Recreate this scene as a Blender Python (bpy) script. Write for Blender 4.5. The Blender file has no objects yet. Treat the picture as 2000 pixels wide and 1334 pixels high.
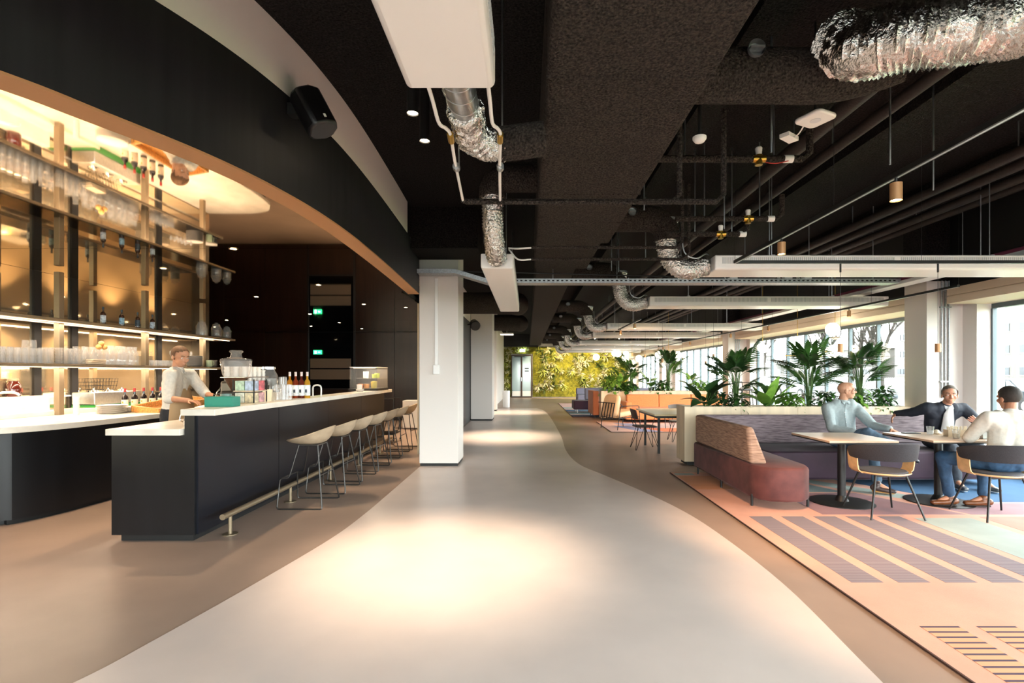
import bpy, bmesh, math, random
from math import pi, sin, cos, radians as R
from mathutils import Vector, Matrix, Quaternion, noise as mnoise
random.seed(7)
SC = bpy.context.scene
COL = SC.collection
# ---------------------------------------------------------------- camera
cd = bpy.data.cameras.new('camera'); cam = bpy.data.objects.new('camera', cd); COL.objects.link(cam)
cam.location = (0, 0, 1.48); cam.rotation_euler = (pi/2, 0, 0)
cd.sensor_width = 36; cd.lens = 18.0; cd.shift_x = -0.015; cd.shift_y = 0.0315
cd.clip_start = 0.05; cd.clip_end = 400
SC.camera = cam
# ---------------------------------------------------------------- view, world, daylight
vs = SC.view_settings
vs.view_transform = 'Standard'; vs.look = 'None'; vs.gamma = 1.0; vs.use_curve_mapping = False
vs.exposure = 1.88
W = bpy.data.worlds.new('overcast_sky'); SC.world = W; W.use_nodes = True
bg = W.node_tree.nodes['Background']
bg.inputs[0].default_value = (1.0, 0.97, 0.945, 1); bg.inputs[1].default_value = 5.5
cy = SC.cycles
cy.max_bounces = 9; cy.diffuse_bounces = 4; cy.glossy_bounces = 5; cy.transmission_bounces = 6
cy.transparent_max_bounces = 24; cy.caustics_reflective = False; cy.caustics_refractive = False
cy.sample_clamp_indirect = 6.0; cy.use_denoising = True
def portal(x, y, z, sx, sy, rot):
    l = bpy.data.lights.new('window_portal', 'AREA'); l.shape = 'RECTANGLE'; l.size = sx; l.size_y = sy
    l.cycles.is_portal = True
    o = bpy.data.objects.new('window_portal', l); COL.objects.link(o); o.location = (x, y, z); o.rotation_euler = rot
for yy, ln in ((3.2, 8.8), (11.9, 7.0), (20.0, 7.3), (27.6, 7.0)):
    portal(6.96, yy, 1.42, 2.2, ln, (0, pi/2, 0))
portal(1.0, -4.45, 1.5, 11, 2.8, (pi/2, 0, 0))
# ---------------------------------------------------------------- helpers
def lin(c):
    if isinstance(c, str):
        c = [int(c[i:i+2], 16)/255 for i in (0, 2, 4)]
    return tuple((x/12.92 if x <= .04045 else ((x+.055)/1.055)**2.4) for x in c[:3]) + (1,)
MATS = {}
def nd(t, ty, **kw):
    n = t.nodes.new(ty)
    for k, v in kw.items():
        if k.startswith('i_'):
            n.inputs[int(k[2:])].default_value = v
        else:
            setattr(n, k, v)
    return n
def mat(name, col, rough=.5, metal=0., var=None, bump=None, spec=.5, coat=0., emis=None, stretch=None, sheen=0., col2=None, trans=0.):
    """Principled material; var=(scale, amount, detail) noise colour variation; bump=(scale, strength, distance)."""
    if name in MATS: return MATS[name]
    m = bpy.data.materials.new(name); m.use_nodes = True; t = m.node_tree
    b = t.nodes['Principled BSDF']; c = lin(col)
    b.inputs['Base Color'].default_value = c; b.inputs['Roughness'].default_value = rough
    b.inputs['Metallic'].default_value = metal; b.inputs['Specular IOR Level'].default_value = spec
    if coat: b.inputs['Coat Weight'].default_value = coat; b.inputs['Coat Roughness'].default_value = .08
    if sheen: b.inputs['Sheen Weight'].default_value = sheen
    if trans: b.inputs['Transmission Weight'].default_value = trans
    if emis: b.inputs['Emission Color'].default_value = lin(emis[0]); b.inputs['Emission Strength'].default_value = emis[1]
    if var or bump:
        tc = nd(t, 'ShaderNodeTexCoord'); mp = nd(t, 'ShaderNodeMapping'); t.links.new(tc.outputs['Object'], mp.inputs[0])
        if stretch: mp.inputs['Scale'].default_value = stretch
    if var:
        n = nd(t, 'ShaderNodeTexNoise'); n.inputs['Scale'].default_value = var[0]; n.inputs['Detail'].default_value = var[2] if len(var) > 2 else 4
        t.links.new(mp.outputs[0], n.inputs['Vector'])
        r = nd(t, 'ShaderNodeValToRGB'); a = var[1]
        c2 = lin(col2) if col2 else None
        r.color_ramp.elements[0].position = .3; r.color_ramp.elements[1].position = .7
        r.color_ramp.elements[0].color = tuple(max(0, x*(1-a)) for x in c[:3]) + (1,)
        r.color_ramp.elements[1].color = c2 or tuple(min(1, x*(1+a)) for x in c[:3]) + (1,)
        t.links.new(n.outputs[0], r.inputs[0]); t.links.new(r.outputs[0], b.inputs['Base Color'])
    if bump:
        n2 = nd(t, 'ShaderNodeTexNoise'); n2.inputs['Scale'].default_value = bump[0]; n2.inputs['Detail'].default_value = 3
        t.links.new(mp.outputs[0], n2.inputs['Vector'])
        bp = nd(t, 'ShaderNodeBump'); bp.inputs['Strength'].default_value = bump[1]; bp.inputs['Distance'].default_value = bump[2] if len(bump) > 2 else .01
        t.links.new(n2.outputs[0], bp.inputs['Height']); t.links.new(bp.outputs[0], b.inputs['Normal'])
    MATS[name] = m; return m
def glassmat(name, col=(1, 1, 1), body=.1, ior=1.45, rough=.02, thin=.95):
    """Clear glass: transparent body, fresnel reflection, a little surface scatter."""
    if name in MATS: return MATS[name]
    m = bpy.data.materials.new(name); m.use_nodes = True; t = m.node_tree; t.nodes.clear()
    o = nd(t, 'ShaderNodeOutputMaterial'); tr = nd(t, 'ShaderNodeBsdfTransparent'); gl = nd(t, 'ShaderNodeBsdfGlossy')
    df = nd(t, 'ShaderNodeBsdfDiffuse'); fr = nd(t, 'ShaderNodeFresnel'); m1 = nd(t, 'ShaderNodeMixShader'); m2 = nd(t, 'ShaderNodeMixShader')
    c = lin(col) if not isinstance(col, tuple) else col + (1,)
    tr.inputs[0].default_value = tuple(x*thin for x in c[:3]) + (1,)
    gl.inputs[0].default_value = (1, 1, 1, 1); gl.inputs['Roughness'].default_value = rough
    df.inputs[0].default_value = c if not isinstance(col, tuple) else (.95, .95, .93, 1)
    fr.inputs[0].default_value = ior; m1.inputs[0].default_value = body
    t.links.new(tr.outputs[0], m1.inputs[1]); t.links.new(df.outputs[0], m1.inputs[2])
    ge = nd(t, 'ShaderNodeNewGeometry'); om = nd(t, 'ShaderNodeMath', operation='SUBTRACT'); om.inputs[0].default_value = 1.0
    mu = nd(t, 'ShaderNodeMath', operation='MULTIPLY'); t.links.new(ge.outputs['Backfacing'], om.inputs[1])   # reflect at the outer face only
    t.links.new(fr.outputs[0], mu.inputs[0]); t.links.new(om.outputs[0], mu.inputs[1])
    t.links.new(mu.outputs[0], m2.inputs[0]); t.links.new(m1.outputs[0], m2.inputs[1]); t.links.new(gl.outputs[0], m2.inputs[2])
    t.links.new(m2.outputs[0], o.inputs[0]); MATS[name] = m; return m
def emit(name, col, s):
    if name in MATS: return MATS[name]
    m = bpy.data.materials.new(name); m.use_nodes = True; t = m.node_tree; t.nodes.clear()
    o = nd(t, 'ShaderNodeOutputMaterial'); e = nd(t, 'ShaderNodeEmission'); e.inputs[0].default_value = lin(col); e.inputs[1].default_value = s
    t.links.new(e.outputs[0], o.inputs[0]); MATS[name] = m; return m
def wood(name, col, dark=.18, scale=(1, 1, .12), rough=.5, freq=9, coat=0., spec=.5):
    return mat(name, col, rough, var=(freq, dark, 6), stretch=scale, coat=coat, spec=spec, bump=(freq*6, .08, .002))
class MB:
    def __init__(s): s.v = []; s.f = []
    def add(s, vs_, fs):
        o = len(s.v); s.v += [tuple(v) for v in vs_]; s.f += [tuple(i+o for i in f) for f in fs]; return s
    def box(s, x0, x1, y0, y1, z0, z1):
        return s.add([(x0, y0, z0), (x1, y0, z0), (x1, y1, z0), (x0, y1, z0), (x0, y0, z1), (x1, y0, z1), (x1, y1, z1), (x0, y1, z1)],
                     [(0, 3, 2, 1), (4, 5, 6, 7), (0, 1, 5, 4), (1, 2, 6, 5), (2, 3, 7, 6), (3, 0, 4, 7)])
    def obox(s, c, size, rz=0, rx=0, ry=0):
        M = Matrix.Translation(c) @ Matrix.Rotation(rz, 4, 'Z') @ Matrix.Rotation(ry, 4, 'Y') @ Matrix.Rotation(rx, 4, 'X')
        a, b, d = (x/2 for x in size); t = MB().box(-a, a, -b, b, -d, d)
        return s.add([M @ Vector(v) for v in t.v], t.f)
    def tube(s, pts, r, n=8, closed=False, cap=True, jit=0.):
        P = [Vector(p) for p in pts]; m = len(P); rs = r if isinstance(r, (list, tuple)) else [r]*m
        T = []
        for i in range(m):
            a = P[(i-1) % m] if (closed or i > 0) else P[i]; b = P[(i+1) % m] if (closed or i < m-1) else P[i]
            d = b-a; T.append(d.normalized() if d.length > 1e-9 else Vector((0, 0, 1)))
        u = T[0].orthogonal().normalized(); o = len(s.v)
        for i in range(m):
            if i:
                q = T[i-1].rotation_difference(T[i]); u = q @ u; u = (u - T[i]*u.dot(T[i])).normalized()
            w = T[i].cross(u)
            for k in range(n):
                a = 2*pi*k/n; rr = rs[i]*(1+random.uniform(-jit, jit))
                s.v.append(tuple(P[i]+(u*cos(a)+w*sin(a))*rr))
        for i in range(m if closed else m-1):
            j = (i+1) % m
            for k in range(n):
                l = (k+1) % n; s.f.append((o+i*n+k, o+i*n+l, o+j*n+l, o+j*n+k))
        if cap and not closed:
            s.f.append(tuple(o+k for k in reversed(range(n)))); s.f.append(tuple(o+(m-1)*n+k for k in range(n)))
        return s
    def cyl(s, p0, p1, r0, r1=None, n=12, cap=True):
        return s.tube([p0, p1], [r0, r0 if r1 is None else r1], n, cap=cap)
    def lathe(s, prof, n=18, c=(0, 0, 0)):
        o = len(s.v); m = len(prof); rows = []
        for r, z in prof:
            if r < 1e-6: rows.append([len(s.v)]); s.v.append((c[0], c[1], c[2]+z))
            else:
                rows.append(list(range(len(s.v), len(s.v)+n)))
                s.v += [(c[0]+r*cos(2*pi*k/n), c[1]+r*sin(2*pi*k/n), c[2]+z) for k in range(n)]
        for i in range(m-1):
            a, b = rows[i], rows[i+1]
            for k in range(n):
                l = (k+1) % n
                if len(a) == 1 and len(b) == 1: break
                if len(a) == 1: s.f.append((a[0], b[l], b[k]))
                elif len(b) == 1: s.f.append((a[k], a[l], b[0]))
                else: s.f.append((a[k], a[l], b[l], b[k]))
        return s
    def prism(s, poly, z0, z1):
        n = len(poly); o = len(s.v)
        s.v += [(x, y, z0) for x, y in poly] + [(x, y, z1) for x, y in poly]
        s.f.append(tuple(o+i for i in reversed(range(n)))); s.f.append(tuple(o+n+i for i in range(n)))
        for i in range(n):
            j = (i+1) % n; s.f.append((o+i, o+j, o+n+j, o+n+i))
        return s
    def ball(s, c, r, nu=14, nv=9):
        r = r if isinstance(r, (tuple, list)) else (r, r, r); t = MB()
        t.lathe([(sin(pi*i/nv), -cos(pi*i/nv)) for i in range(nv+1)], nu)
        return s.add([(c[0]+v[0]*r[0], c[1]+v[1]*r[1], c[2]+v[2]*r[2]) for v in t.v], t.f)
    def xf(s, M):
        s.v = [tuple(M @ Vector(v)) for v in s.v]; return s
    def mesh(s, name, m=None, smooth=True, ang=38):
        me = bpy.data.meshes.new(name); me.from_pydata(s.v, [], s.f); me.validate(); me.update()
        if m: me.materials.append(m)
        if smooth:
            me.polygons.foreach_set('use_smooth', [True]*len(me.polygons)); me.set_sharp_from_angle(angle=R(ang))
        return me
    def build(s, name, m, parent=None, bevel=0., smooth=True, ang=38, seg=2, fix=True):
        me = s.mesh(name, m, smooth, ang)
        if fix:
            b = bmesh.new(); b.from_mesh(me); bmesh.ops.recalc_face_normals(b, faces=b.faces); b.to_mesh(me); b.free()
        return link(name, me, parent, bevel, seg)
def link(name, me, parent=None, bevel=0., seg=2):
    o = bpy.data.objects.new(name, me); COL.objects.link(o); o.parent = parent
    if bevel:
        md = o.modifiers.new('bevel', 'BEVEL'); md.width = bevel; md.segments = seg; md.limit_method = 'ANGLE'; md.angle_limit = R(40)
        md.harden_normals = False
    return o
def tag(o, label, cat, group=None, kind=None):
    if label: o['label'] = label
    if cat: o['category'] = cat
    if group: o['group'] = group
    if kind: o['kind'] = kind
    return o
def thing(name, label, cat, loc=(0, 0, 0), rz=0, group=None):
    o = bpy.data.objects.new(name, None); COL.objects.link(o); o.location = loc; o.rotation_euler = (0, 0, rz); o.empty_display_size = .1
    return tag(o, label, cat, group)
def struct(o):
    o['kind'] = 'structure'; return o
def dup(root, loc=None, rz=None, label=None, group=None, scale=None):
    def cp(o, par):
        c = o.copy(); COL.objects.link(c); c.parent = par
        for ch in o.children: cp(ch, c)
        return c
    r = cp(root, None)
    if loc is not None: r.location = loc
    if rz is not None: r.rotation_euler = (0, 0, rz)
    if scale is not None: r.scale = (scale,)*3 if not isinstance(scale, tuple) else scale
    if label: r['label'] = label
    if group: r['group'] = group
    return r
def arc(cx, cy, r, a0, a1, n=8, ry=None):
    return [(cx+r*cos(R(a0+(a1-a0)*i/n)), cy+(ry or r)*sin(R(a0+(a1-a0)*i/n))) for i in range(n+1)]
def smooth(pts, n=6, closed=False):
    """Catmull-Rom through points."""
    P = [Vector(p) for p in pts]; m = len(P); out = []
    for i in range(m if closed else m-1):
        p0 = P[(i-1) % m] if (closed or i) else P[0]*2-P[1]
        p1 = P[i]; p2 = P[(i+1) % m]; p3 = P[(i+2) % m] if (closed or i < m-2) else P[-1]*2-P[-2]
        for k in range(n):
            t = k/n; out.append(.5*((2*p1)+(p2-p0)*t+(2*p0-5*p1+4*p2-p3)*t*t+(3*p1-p0-3*p2+p3)*t*t*t))
    if not closed: out.append(P[-1])
    return out
def rrect(x0, x1, y0, y1, r, n=5):
    return arc(x1-r, y0+r, r, -90, 0, n)+arc(x1-r, y1-r, r, 0, 90, n)+arc(x0+r, y1-r, r, 90, 180, n)+arc(x0+r, y0+r, r, 180, 270, n)
def spot(parent, loc, aim, power, col='ffd9a8', size=60, blend=.6, rad=.03):
    l = bpy.data.lights.new('spot_lamp', 'SPOT'); l.energy = power; l.color = lin(col)[:3]; l.spot_size = R(size); l.spot_blend = blend; l.shadow_soft_size = rad
    o = bpy.data.objects.new('spot_lamp', l); COL.objects.link(o); o.location = loc; o.parent = parent
    d = Vector(aim)-Vector(loc); o.rotation_euler = d.to_track_quat('-Z', 'Y').to_euler(); return o
def bar_light(parent, loc, sx, sy, rot, power, col='ffe4c6'):
    l = bpy.data.lights.new('strip_lamp', 'AREA'); l.shape = 'RECTANGLE'; l.size = sx; l.size_y = sy; l.energy = power; l.color = lin(col)[:3]
    o = bpy.data.objects.new('strip_lamp', l); COL.objects.link(o); o.location = loc; o.rotation_euler = rot; o.parent = parent; return o
# ---------------------------------------------------------------- shared materials
BLACKSPRAY = mat('black_sprayed_acoustic_coat', '413a36', .95, var=(75, .75, 2), bump=(85, 1.0, .05), spec=.2)
CEILBLK = mat('black_painted_concrete', '201d1c', .95, var=(60, .7, 2), bump=(75, 1.0, .04), spec=.15)
BLACKMET = mat('black_metal', '141414', .45, spec=.5)
BLACKMATT = mat('black_matt', '0f0f10', .6)
WHITE = mat('white_paint', 'dfd8d2', .6, bump=(3, .02, .01))
WHITEMET = mat('white_coated_steel', 'f1f0ee', .38)
STEEL = mat('brushed_steel', 'b9bbbc', .32, 1., var=(30, .08, 3))
GALV = mat('galvanised_steel', 'a9acae', .42, .85, var=(40, .2, 3))
CHROME = mat('chrome', 'dddddd', .12, 1.)
BRASS = mat('brass', 'c9a24a', .3, 1.)
BRONZE = mat('champagne_anodised_metal', '8f7f68', .4, .6)
FOIL = mat('crinkled_foil', 'd8d6d2', .24, 1., bump=(38, .9, .03))
FOILBIG = mat('pleated_foil', 'd8d6d2', .2, 1., bump=(55, .6, .02))
GLASS = glassmat('clear_glass', body=.07)
PANE = glassmat('window_glass', (.93, .99, 1.0), body=.0, ior=1.4, rough=.0, thin=.97)
MIRROR = mat('bronze_mirror_panel', 'ead8c0', .03, 1.)
MIRRORW = mat('gold_lacquered_wall', 'ecd8b6', .05, .85, spec=.6)
DARKWOOD = wood('dark_stained_veneer', '2a1a12', .35, (1, 1, .06), .28, 10, spec=.5)
OAK = wood('pale_oak', 'd8c3a4', .14, (1, 1, .1), .5, 8)
STONE = mat('pale_marble_top', 'e9e0d0', .28, var=(5, .1, 8), col2='f3ece0')
WARM = emit('warm_lamp_face', 'ffe6bd', 26)
LED = emit('warm_led_strip', 'ffdfb4', 2.6)
GLOBE = emit('opal_globe_lit', 'fff0d8', 5.5)
# ================================================================ STRUCTURE
# ---- floor
FLOOR = mat('taupe_cast_floor', 'aa9384', .38, var=(1.3, .10, 6), spec=.35)
PATH = mat('pale_cast_floor', 'e9d8cf', .3, var=(1.6, .06, 6), spec=.4)
struct(MB().box(-11, 7.2, -5, 34, -.12, 0).build('floor', FLOOR))
lft = smooth([(-4.6, -.9), (-3.3, .8), (-2.45, 1.85), (-2.17, 2.45), (-2.07, 2.84), (-1.925, 3.57), (-1.76, 4.6), (-1.715, 5.4), (-1.71, 6.4), (-1.71, 8.13)], 6)
far_l = [(-1.74, 8.9), (-1.76, 16), (-1.45, 21.6)]
far_r = smooth([(.40, 21.9), (.66, 20.6), (.78, 17.4), (.80, 12.3), (.745, 9.87), (.84, 8.4), (1.12, 7.47), (1.43, 6.49), (1.66, 5.6), (1.767, 4.77), (1.80, 3.6), (1.70, 2.45), (1.6, 1.2), (1.5, -1.0)], 6)
poly = [(p[0], p[1]) for p in ([(p.x, p.y) for p in [Vector((a[0], a[1])) for a in lft]])] + far_l + [(p.x, p.y) for p in far_r]
struct(MB().prism(poly, .0005, .003).build('floor_pale_path', PATH, smooth=False))
# ---- ceiling and its beams
struct(MB().box(-11, 7.2, -5, 34, 3.9, 4.1).build('ceiling', CEILBLK))
cb = MB()
for x in (1.55, 3.4, 5.2): cb.box(x-.12, x+.12, -5, 31.6, 3.72, 3.9)
struct(cb.build('ceiling_ribs', CEILBLK))
struct(MB().box(-1.9, -.72, 7.42, 8.17, 3.30, 3.9).build('ceiling_beam', CEILBLK))
struct(MB().box(-1.7, 6.5, 31.4, 31.75, 3.15, 3.9).build('ceiling_far_beam', BLACKMATT))
# ---- walls
DKGREY = mat('dark_grey_paint', '4b4a49', .6)
BEIGE = mat('beige_plaster', 'd9c3a0', .7, var=(2, .06))
struct(MB().box(-2.0, -1.8, 9.45, 16.1, 0, 3.1).build('wall_bar_partition', DKGREY))
struct(MB().box(-2.03, -2.0, 9.45, 16.1, 0, 2.78).build('wall_bar_lining', BEIGE))
struct(MB().box(-2.0, -1.79, 8.85, 16.1, 3.1, 3.9).build('wall_bar_header', WHITE))
d = struct(MB().box(-1.83, -1.785, 11.0, 14.9, 0, 2.5).build('door_1', mat('brown_door', '3a2a22', .5)))
struct(MB().box(-1.65, -1.45, 17.0, 31.9, 0, 3.9).build('wall_left', WHITE))
struct(MB().box(-1.452, -1.40, 18.4, 19.6, 0, 2.35).build('door_2', mat('white_door', 'ddd8d0', .5)))
struct(MB().box(-1.8, 7.2, 31.9, 32.1, 0, 3.9).build('wall_back', WHITE))
struct(MB().box(-11, -10.8, -5, 16.4, 0, 3.9).build('wall_far_left', DARKWOOD))
# columns
for i, (x0, x1, y0, y1) in enumerate(((-1.726, -1.104, 8.18, 8.83), (-1.78, -1.10, 16.1, 17.0), (-1.47, -1.22, 20.3, 20.9))):
    c = struct(MB().box(x0, x1, y0, y1, 0.05, 3.9).build('column_%d' % (i+1), WHITE, bevel=.006))
    struct(MB().box(x0+.012, x1-.012, y0+.012, y1-.012, 0.002, .05).build('baseboard_column_%d' % (i+1), BLACKMATT))
t = thing('wall_conduit', 'white plastic cable duct and switch box on the first white column', 'conduit', (-1.45, 8.178, 0))
MB().box(-.025, .025, -.02, 0, 1.62, 3.0).build('duct', WHITEMET, t, .003)
MB().box(-.05, .05, -.045, 0, 1.47, 1.62).build('switch_box', WHITEMET, t, .008)
# dark back wall of the bar room, in veneer panels
bw = struct(MB().box(-11, -1.8, 16.25, 16.4, 0, 3.9).build('wall_bar_back', BLACKMATT))
xs = [-10.9, -9.6, -8.3, -6.95, -5.45, -4.2, -3.0, -1.9]
for a, b in zip(xs[:-1], xs[1:]):
    if a == -6.95: continue
    MB().box(a+.006, b-.006, 16.2, 16.25, .02, 2.79).build('panel', DARKWOOD, bw)
wn = struct(bpy.data.objects.new('window_9', None)); COL.objects.link(wn); wn.location = (-6.2, 16.2, 0)
MB().box(-.73, .73, 0, .05, 1.02, 2.79).build('pane', mat('dark_mirror_glass', '0b0b0d', .05, .0, spec=.9), wn)
for z0, z1 in ((1.30, 1.62), (1.66, 1.96)): MB().box(-.66, .62, -.02, -.002, z0, z1).build('panel', mat('taupe_panel', '6d5d4a', .5), wn)
fr = MB().box(-.76, -.71, -.03, .05, 0.02, 2.79).box(.70, .76, -.03, .05, 0.02, 2.79).box(-.71, .70, -.03, .05, .98, 1.02)
fr.build('frame', BLACKMET, wn)
MB().box(-.71, .70, 0, .05, .02, .98).build('lower_panel', DARKWOOD, wn)
# bar side wall: gold lacquered panels with dark upright strips
sw = struct(MB().box(-6.5, -6.34, -5, 10.15, 0, 2.79).build('wall_bar_side', mat('dark_lining', '3a2a1e', .6)))
ys = [-4.9, -3, -1.2, .6, 2.4, 4.2, 5.9, 6.56, 7.10, 8.74, 10.14]
for a, b in zip(ys[:-1], ys[1:]):
    MB().box(-6.34, -6.3, a+.004, b-.004, .95, 2.7985).build('panel', MIRRORW, sw)
for y in (6.56, 7.10, 8.74): MB().box(-6.30, -6.27, y-.05, y+.05, .95, 2.7985).build('dark_strip', BLACKMATT, sw)
# bulkhead over the bar: outer curve
oc = smooth([(-7.2, -2.4), (-5.2, -.9), (-3.6, .45), (-2.75, 1.4), (-2.24, 2.15), (-2.07, 2.5), (-1.86, 3.0), (-1.73, 3.5), (-1.645, 4.14), (-1.62, 5.0), (-1.66, 6.5), (-1.73, 8.18)], 7)
ic = []
for i, p in enumerate(oc):
    a = oc[max(0, i-1)]; b = oc[min(len(oc)-1, i+1)]; dd = (b-a).normalized(); ic.append(p+Vector((-dd.y, dd.x))*.17)
def ribbon(A, B, z0, z1):
    m = MB(); n = len(A)
    m.v = [(p.x, p.y, z) for z in (z0, z1) for p in A]+[(p.x, p.y, z) for z in (z0, z1) for p in B]
    for i in range(n-1):
        m.f += [(i, i+1, n+i+1, n+i), (2*n+i, 3*n+i, 3*n+i+1, 2*n+i+1), (i, 2*n+i, 2*n+i+1, i+1), (n+i, n+i+1, 3*n+i+1, 3*n+i)]
    m.f += [(0, n, 3*n, 2*n), (n-1, 3*n-1, 4*n-1, 2*n-1)]
    return m
FASCIA = mat('black_stained_veneer', '1c1b1d', .5, var=(14, .4, 6), stretch=(1, 1, .05), bump=(60, .1, .002))
TAN = mat('tan_soffit', 'c18d60', .55)
struct(ribbon(oc, ic, 2.765, 3.46).build('wall_bar_bulkhead', FASCIA))
struct(ribbon(oc, ic, 2.75, 2.764).build('trim_1', TAN))
k = max(i for i, p in enumerate(oc) if p.y < 7.35)
struct(ribbon(oc[:k+1], ic[:k+1], 3.461, 3.9).build('wall_bulkhead_upper', mat('white_plaster', 'ece8e2', .7)))
struct(ribbon(oc[k:], ic[k:], 3.461, 3.9).build('wall_bulkhead_end', CEILBLK))
# mirror ceiling over the bar, panels between joints
mc = struct(MB().box(-10.8, -2.05, 8.3, 16.2, 2.83, 2.9).build('ceiling_bar', BLACKMATT))
inner = [(p.x-.0, p.y) for p in ic]
def inner_x(y):
    for (x0, y0), (x1, y1) in zip(inner[:-1], inner[1:]):
        if y0 <= y <= y1: return x0+(x1-x0)*(y-y0)/(y1-y0+1e-9)
    return inner[-1][0]-.2
joints = [-2.2, 1.6, 5.4, 9.05, 12.6, 16.2]
for a, b in zip(joints[:-1], joints[1:]):
    a2, b2 = a+.003, b-.003; nn = 14
    edge = [(min(inner_x(a2+(b2-a2)*i/nn), -1.76) if a2+(b2-a2)*i/nn < 8.2 else -2.04, a2+(b2-a2)*i/nn) for i in range(nn+1)]
    lx = -6.3 if b < 10 else -10.8
    MB().prism([(lx, a2)]+edge+[(lx, b2)], 2.80, 2.825).build('panel', MIRROR, mc, smooth=False)
# ---- right window wall
VAL = mat('cream_valance', 'd9c6ad', .6)
XW = 7.0
struct(MB().box(6.55, 7.2, -5, 31.9, 2.76, 3.9).build('wall_right_upper', BLACKMATT))
struct(MB().box(6.98, 7.2, -5, 31.9, 0, .32).build('wall_right_sill', WHITE))
DKFR = mat('anthracite_frame', '4c5a60', .45)
cols = [(7.95, 8.42), (15.8, 16.27), (23.6, 24.07), (31.3, 31.9)]
for i, (a, b) in enumerate(cols):
    c = struct(MB().box(6.2, 6.78, a, b, 0, 2.92).build('column_%d' % (i+4), WHITE, bevel=.005)); struct(MB().box(6.19, 6.79, a-.01, b+.01, 2.921, 3.9).build('column_head_%d' % (i+4), CEILBLK))
    struct(MB().box(6.76, 7.18, a-.25, b+.02, 0, 2.76).build('wall_pier_%d' % (i+1), WHITE))
bays = [(-4.6, 7.69), (8.45, 15.53), (16.3, 23.33), (24.1, 31.03)]
for i, (a, b) in enumerate(bays):
    v = struct(MB().box(6.3, 6.98, a, b, 2.645, 2.76).box(6.315, 6.98, a, b, 2.635, 2.645).box(6.3, 6.98, a, b, 2.53, 2.635).build('trim_%d' % (i+2), VAL, bevel=.002))
    w = struct(bpy.data.objects.new('window_%d' % (i+1), None)); COL.objects.link(w); w.location = (XW, a, 0)
    L = b-a; n = max(1, round(L/.93)); st = L/n
    MB().box(-.03, .04, 0, L, 2.46, 2.53).build('head_frame', DKFR, w)
    MB().box(-.03, .04, 0, L, .32, .38).build('sill_frame', DKFR, w)
    me = MB().box(-.03, .04, -.022, .022, .38, 2.46).mesh('mullion', DKFR)
    mp = MB().box(-.004, .004, .024, st-.024, .38, 2.46).mesh('pane', PANE)
    for j in range(n+1):
        o = link('mullion', me, w); o.location = (0, j*st, 0)
        if j < n: o = link('pane', mp, w); o.location = (0, j*st, 0)
# wall behind the viewer, with a glazed front
struct(MB().box(-11, 7.2, -5, -4.8, 3.0, 3.9).box(-11, -4.5, -5, -4.8, 0, 3.0).box(6.5, 7.2, -5, -4.8, 0, 3.0).build('wall_front', WHITE))
w = struct(bpy.data.objects.new('window_5', None)); COL.objects.link(w); w.location = (-4.5, -4.9, 0)
for j in range(12): MB().box(j-.03, j+.03, -.05, .05, 0, 3.0).build('mullion', DKFR, w)
for j in range(11): MB().box(j+.035, j+.965, -.005, .005, 0.02, 2.98).build('pane', PANE, w)
# ---- outdoors
GRD = mat('asphalt_paving', '434443', .9, var=(.6, .12))
struct(MB().box(7.25, 160, -60, 200, -.3, -.12).build('ground', GRD))
struct(MB().box(-60, 60, -60, -5.1, -.3, -.12).build('ground_front', GRD))
struct(MB().box(9, 13, -40, 120, -.119, -.09).build('lawn', mat('winter_lawn', '6a7a48', .9, var=(3, .25))))
BLD = mat('grey_brick', '55524e', .8, var=(2, .06)); BWIN = mat('grey_window_glass', '232a30', .3)
def building(name, label, loc, L, H, rows, cols_, wz, wh):
    t = thing(name, label, 'building', loc)
    MB().box(0, 10, 0, L, 0, H).build('body', BLD, t)
    MB().box(-.3, 10.3, -.3, L+.3, H, H+.4).build('roof_edge', WHITE, t)
    st = L/cols_
    wm = MB().box(-.07, -.02, 0, st*.64, 0, .1).box(-.07, -.02, 0, st*.64, wh-.1, wh).mesh('window', WHITEMET)
    pm = MB().box(-.06, -.03, 0, st*.18, .1, wh-.1).mesh('pane', BWIN)
    for r in range(rows):
        for c in range(cols_):
            o = link('window', wm, t); o.location = (0, c*st+st*.19, wz+r*3.0)
            for q in range(3):
                p = link('pane', pm, o); p.location = (0, q*st*.21+.03, 0)
    return t
building('apartment_block', 'pale grey apartment block with rows of windows across the street', (66, 58, -.1), 34, 11.5, 3, 9, 1.3, 1.3)
building('apartment_block', 'long low pale block far behind the bare trees', (66, 98, -.1), 60, 6.5, 2, 14, 1.3, 1.3)
fe = thing('picket_fence', 'white picket fence along the street outside the windows', 'fence', (38, 20, -.1))
pm = MB().box(-.03, .03, -.05, .05, 0, 1.15).mesh('picket', WHITEMET)
for i in range(250): o = link('picket', pm, fe); o.location = (0, i*.3, 0)
MB().box(.03, .06, 0, 75, .3, .38).box(.03, .06, 0, 75, .85, .93).build('rail', WHITEMET, fe)
BARK = mat('grey_bark', '2b2621', .9)
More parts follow.
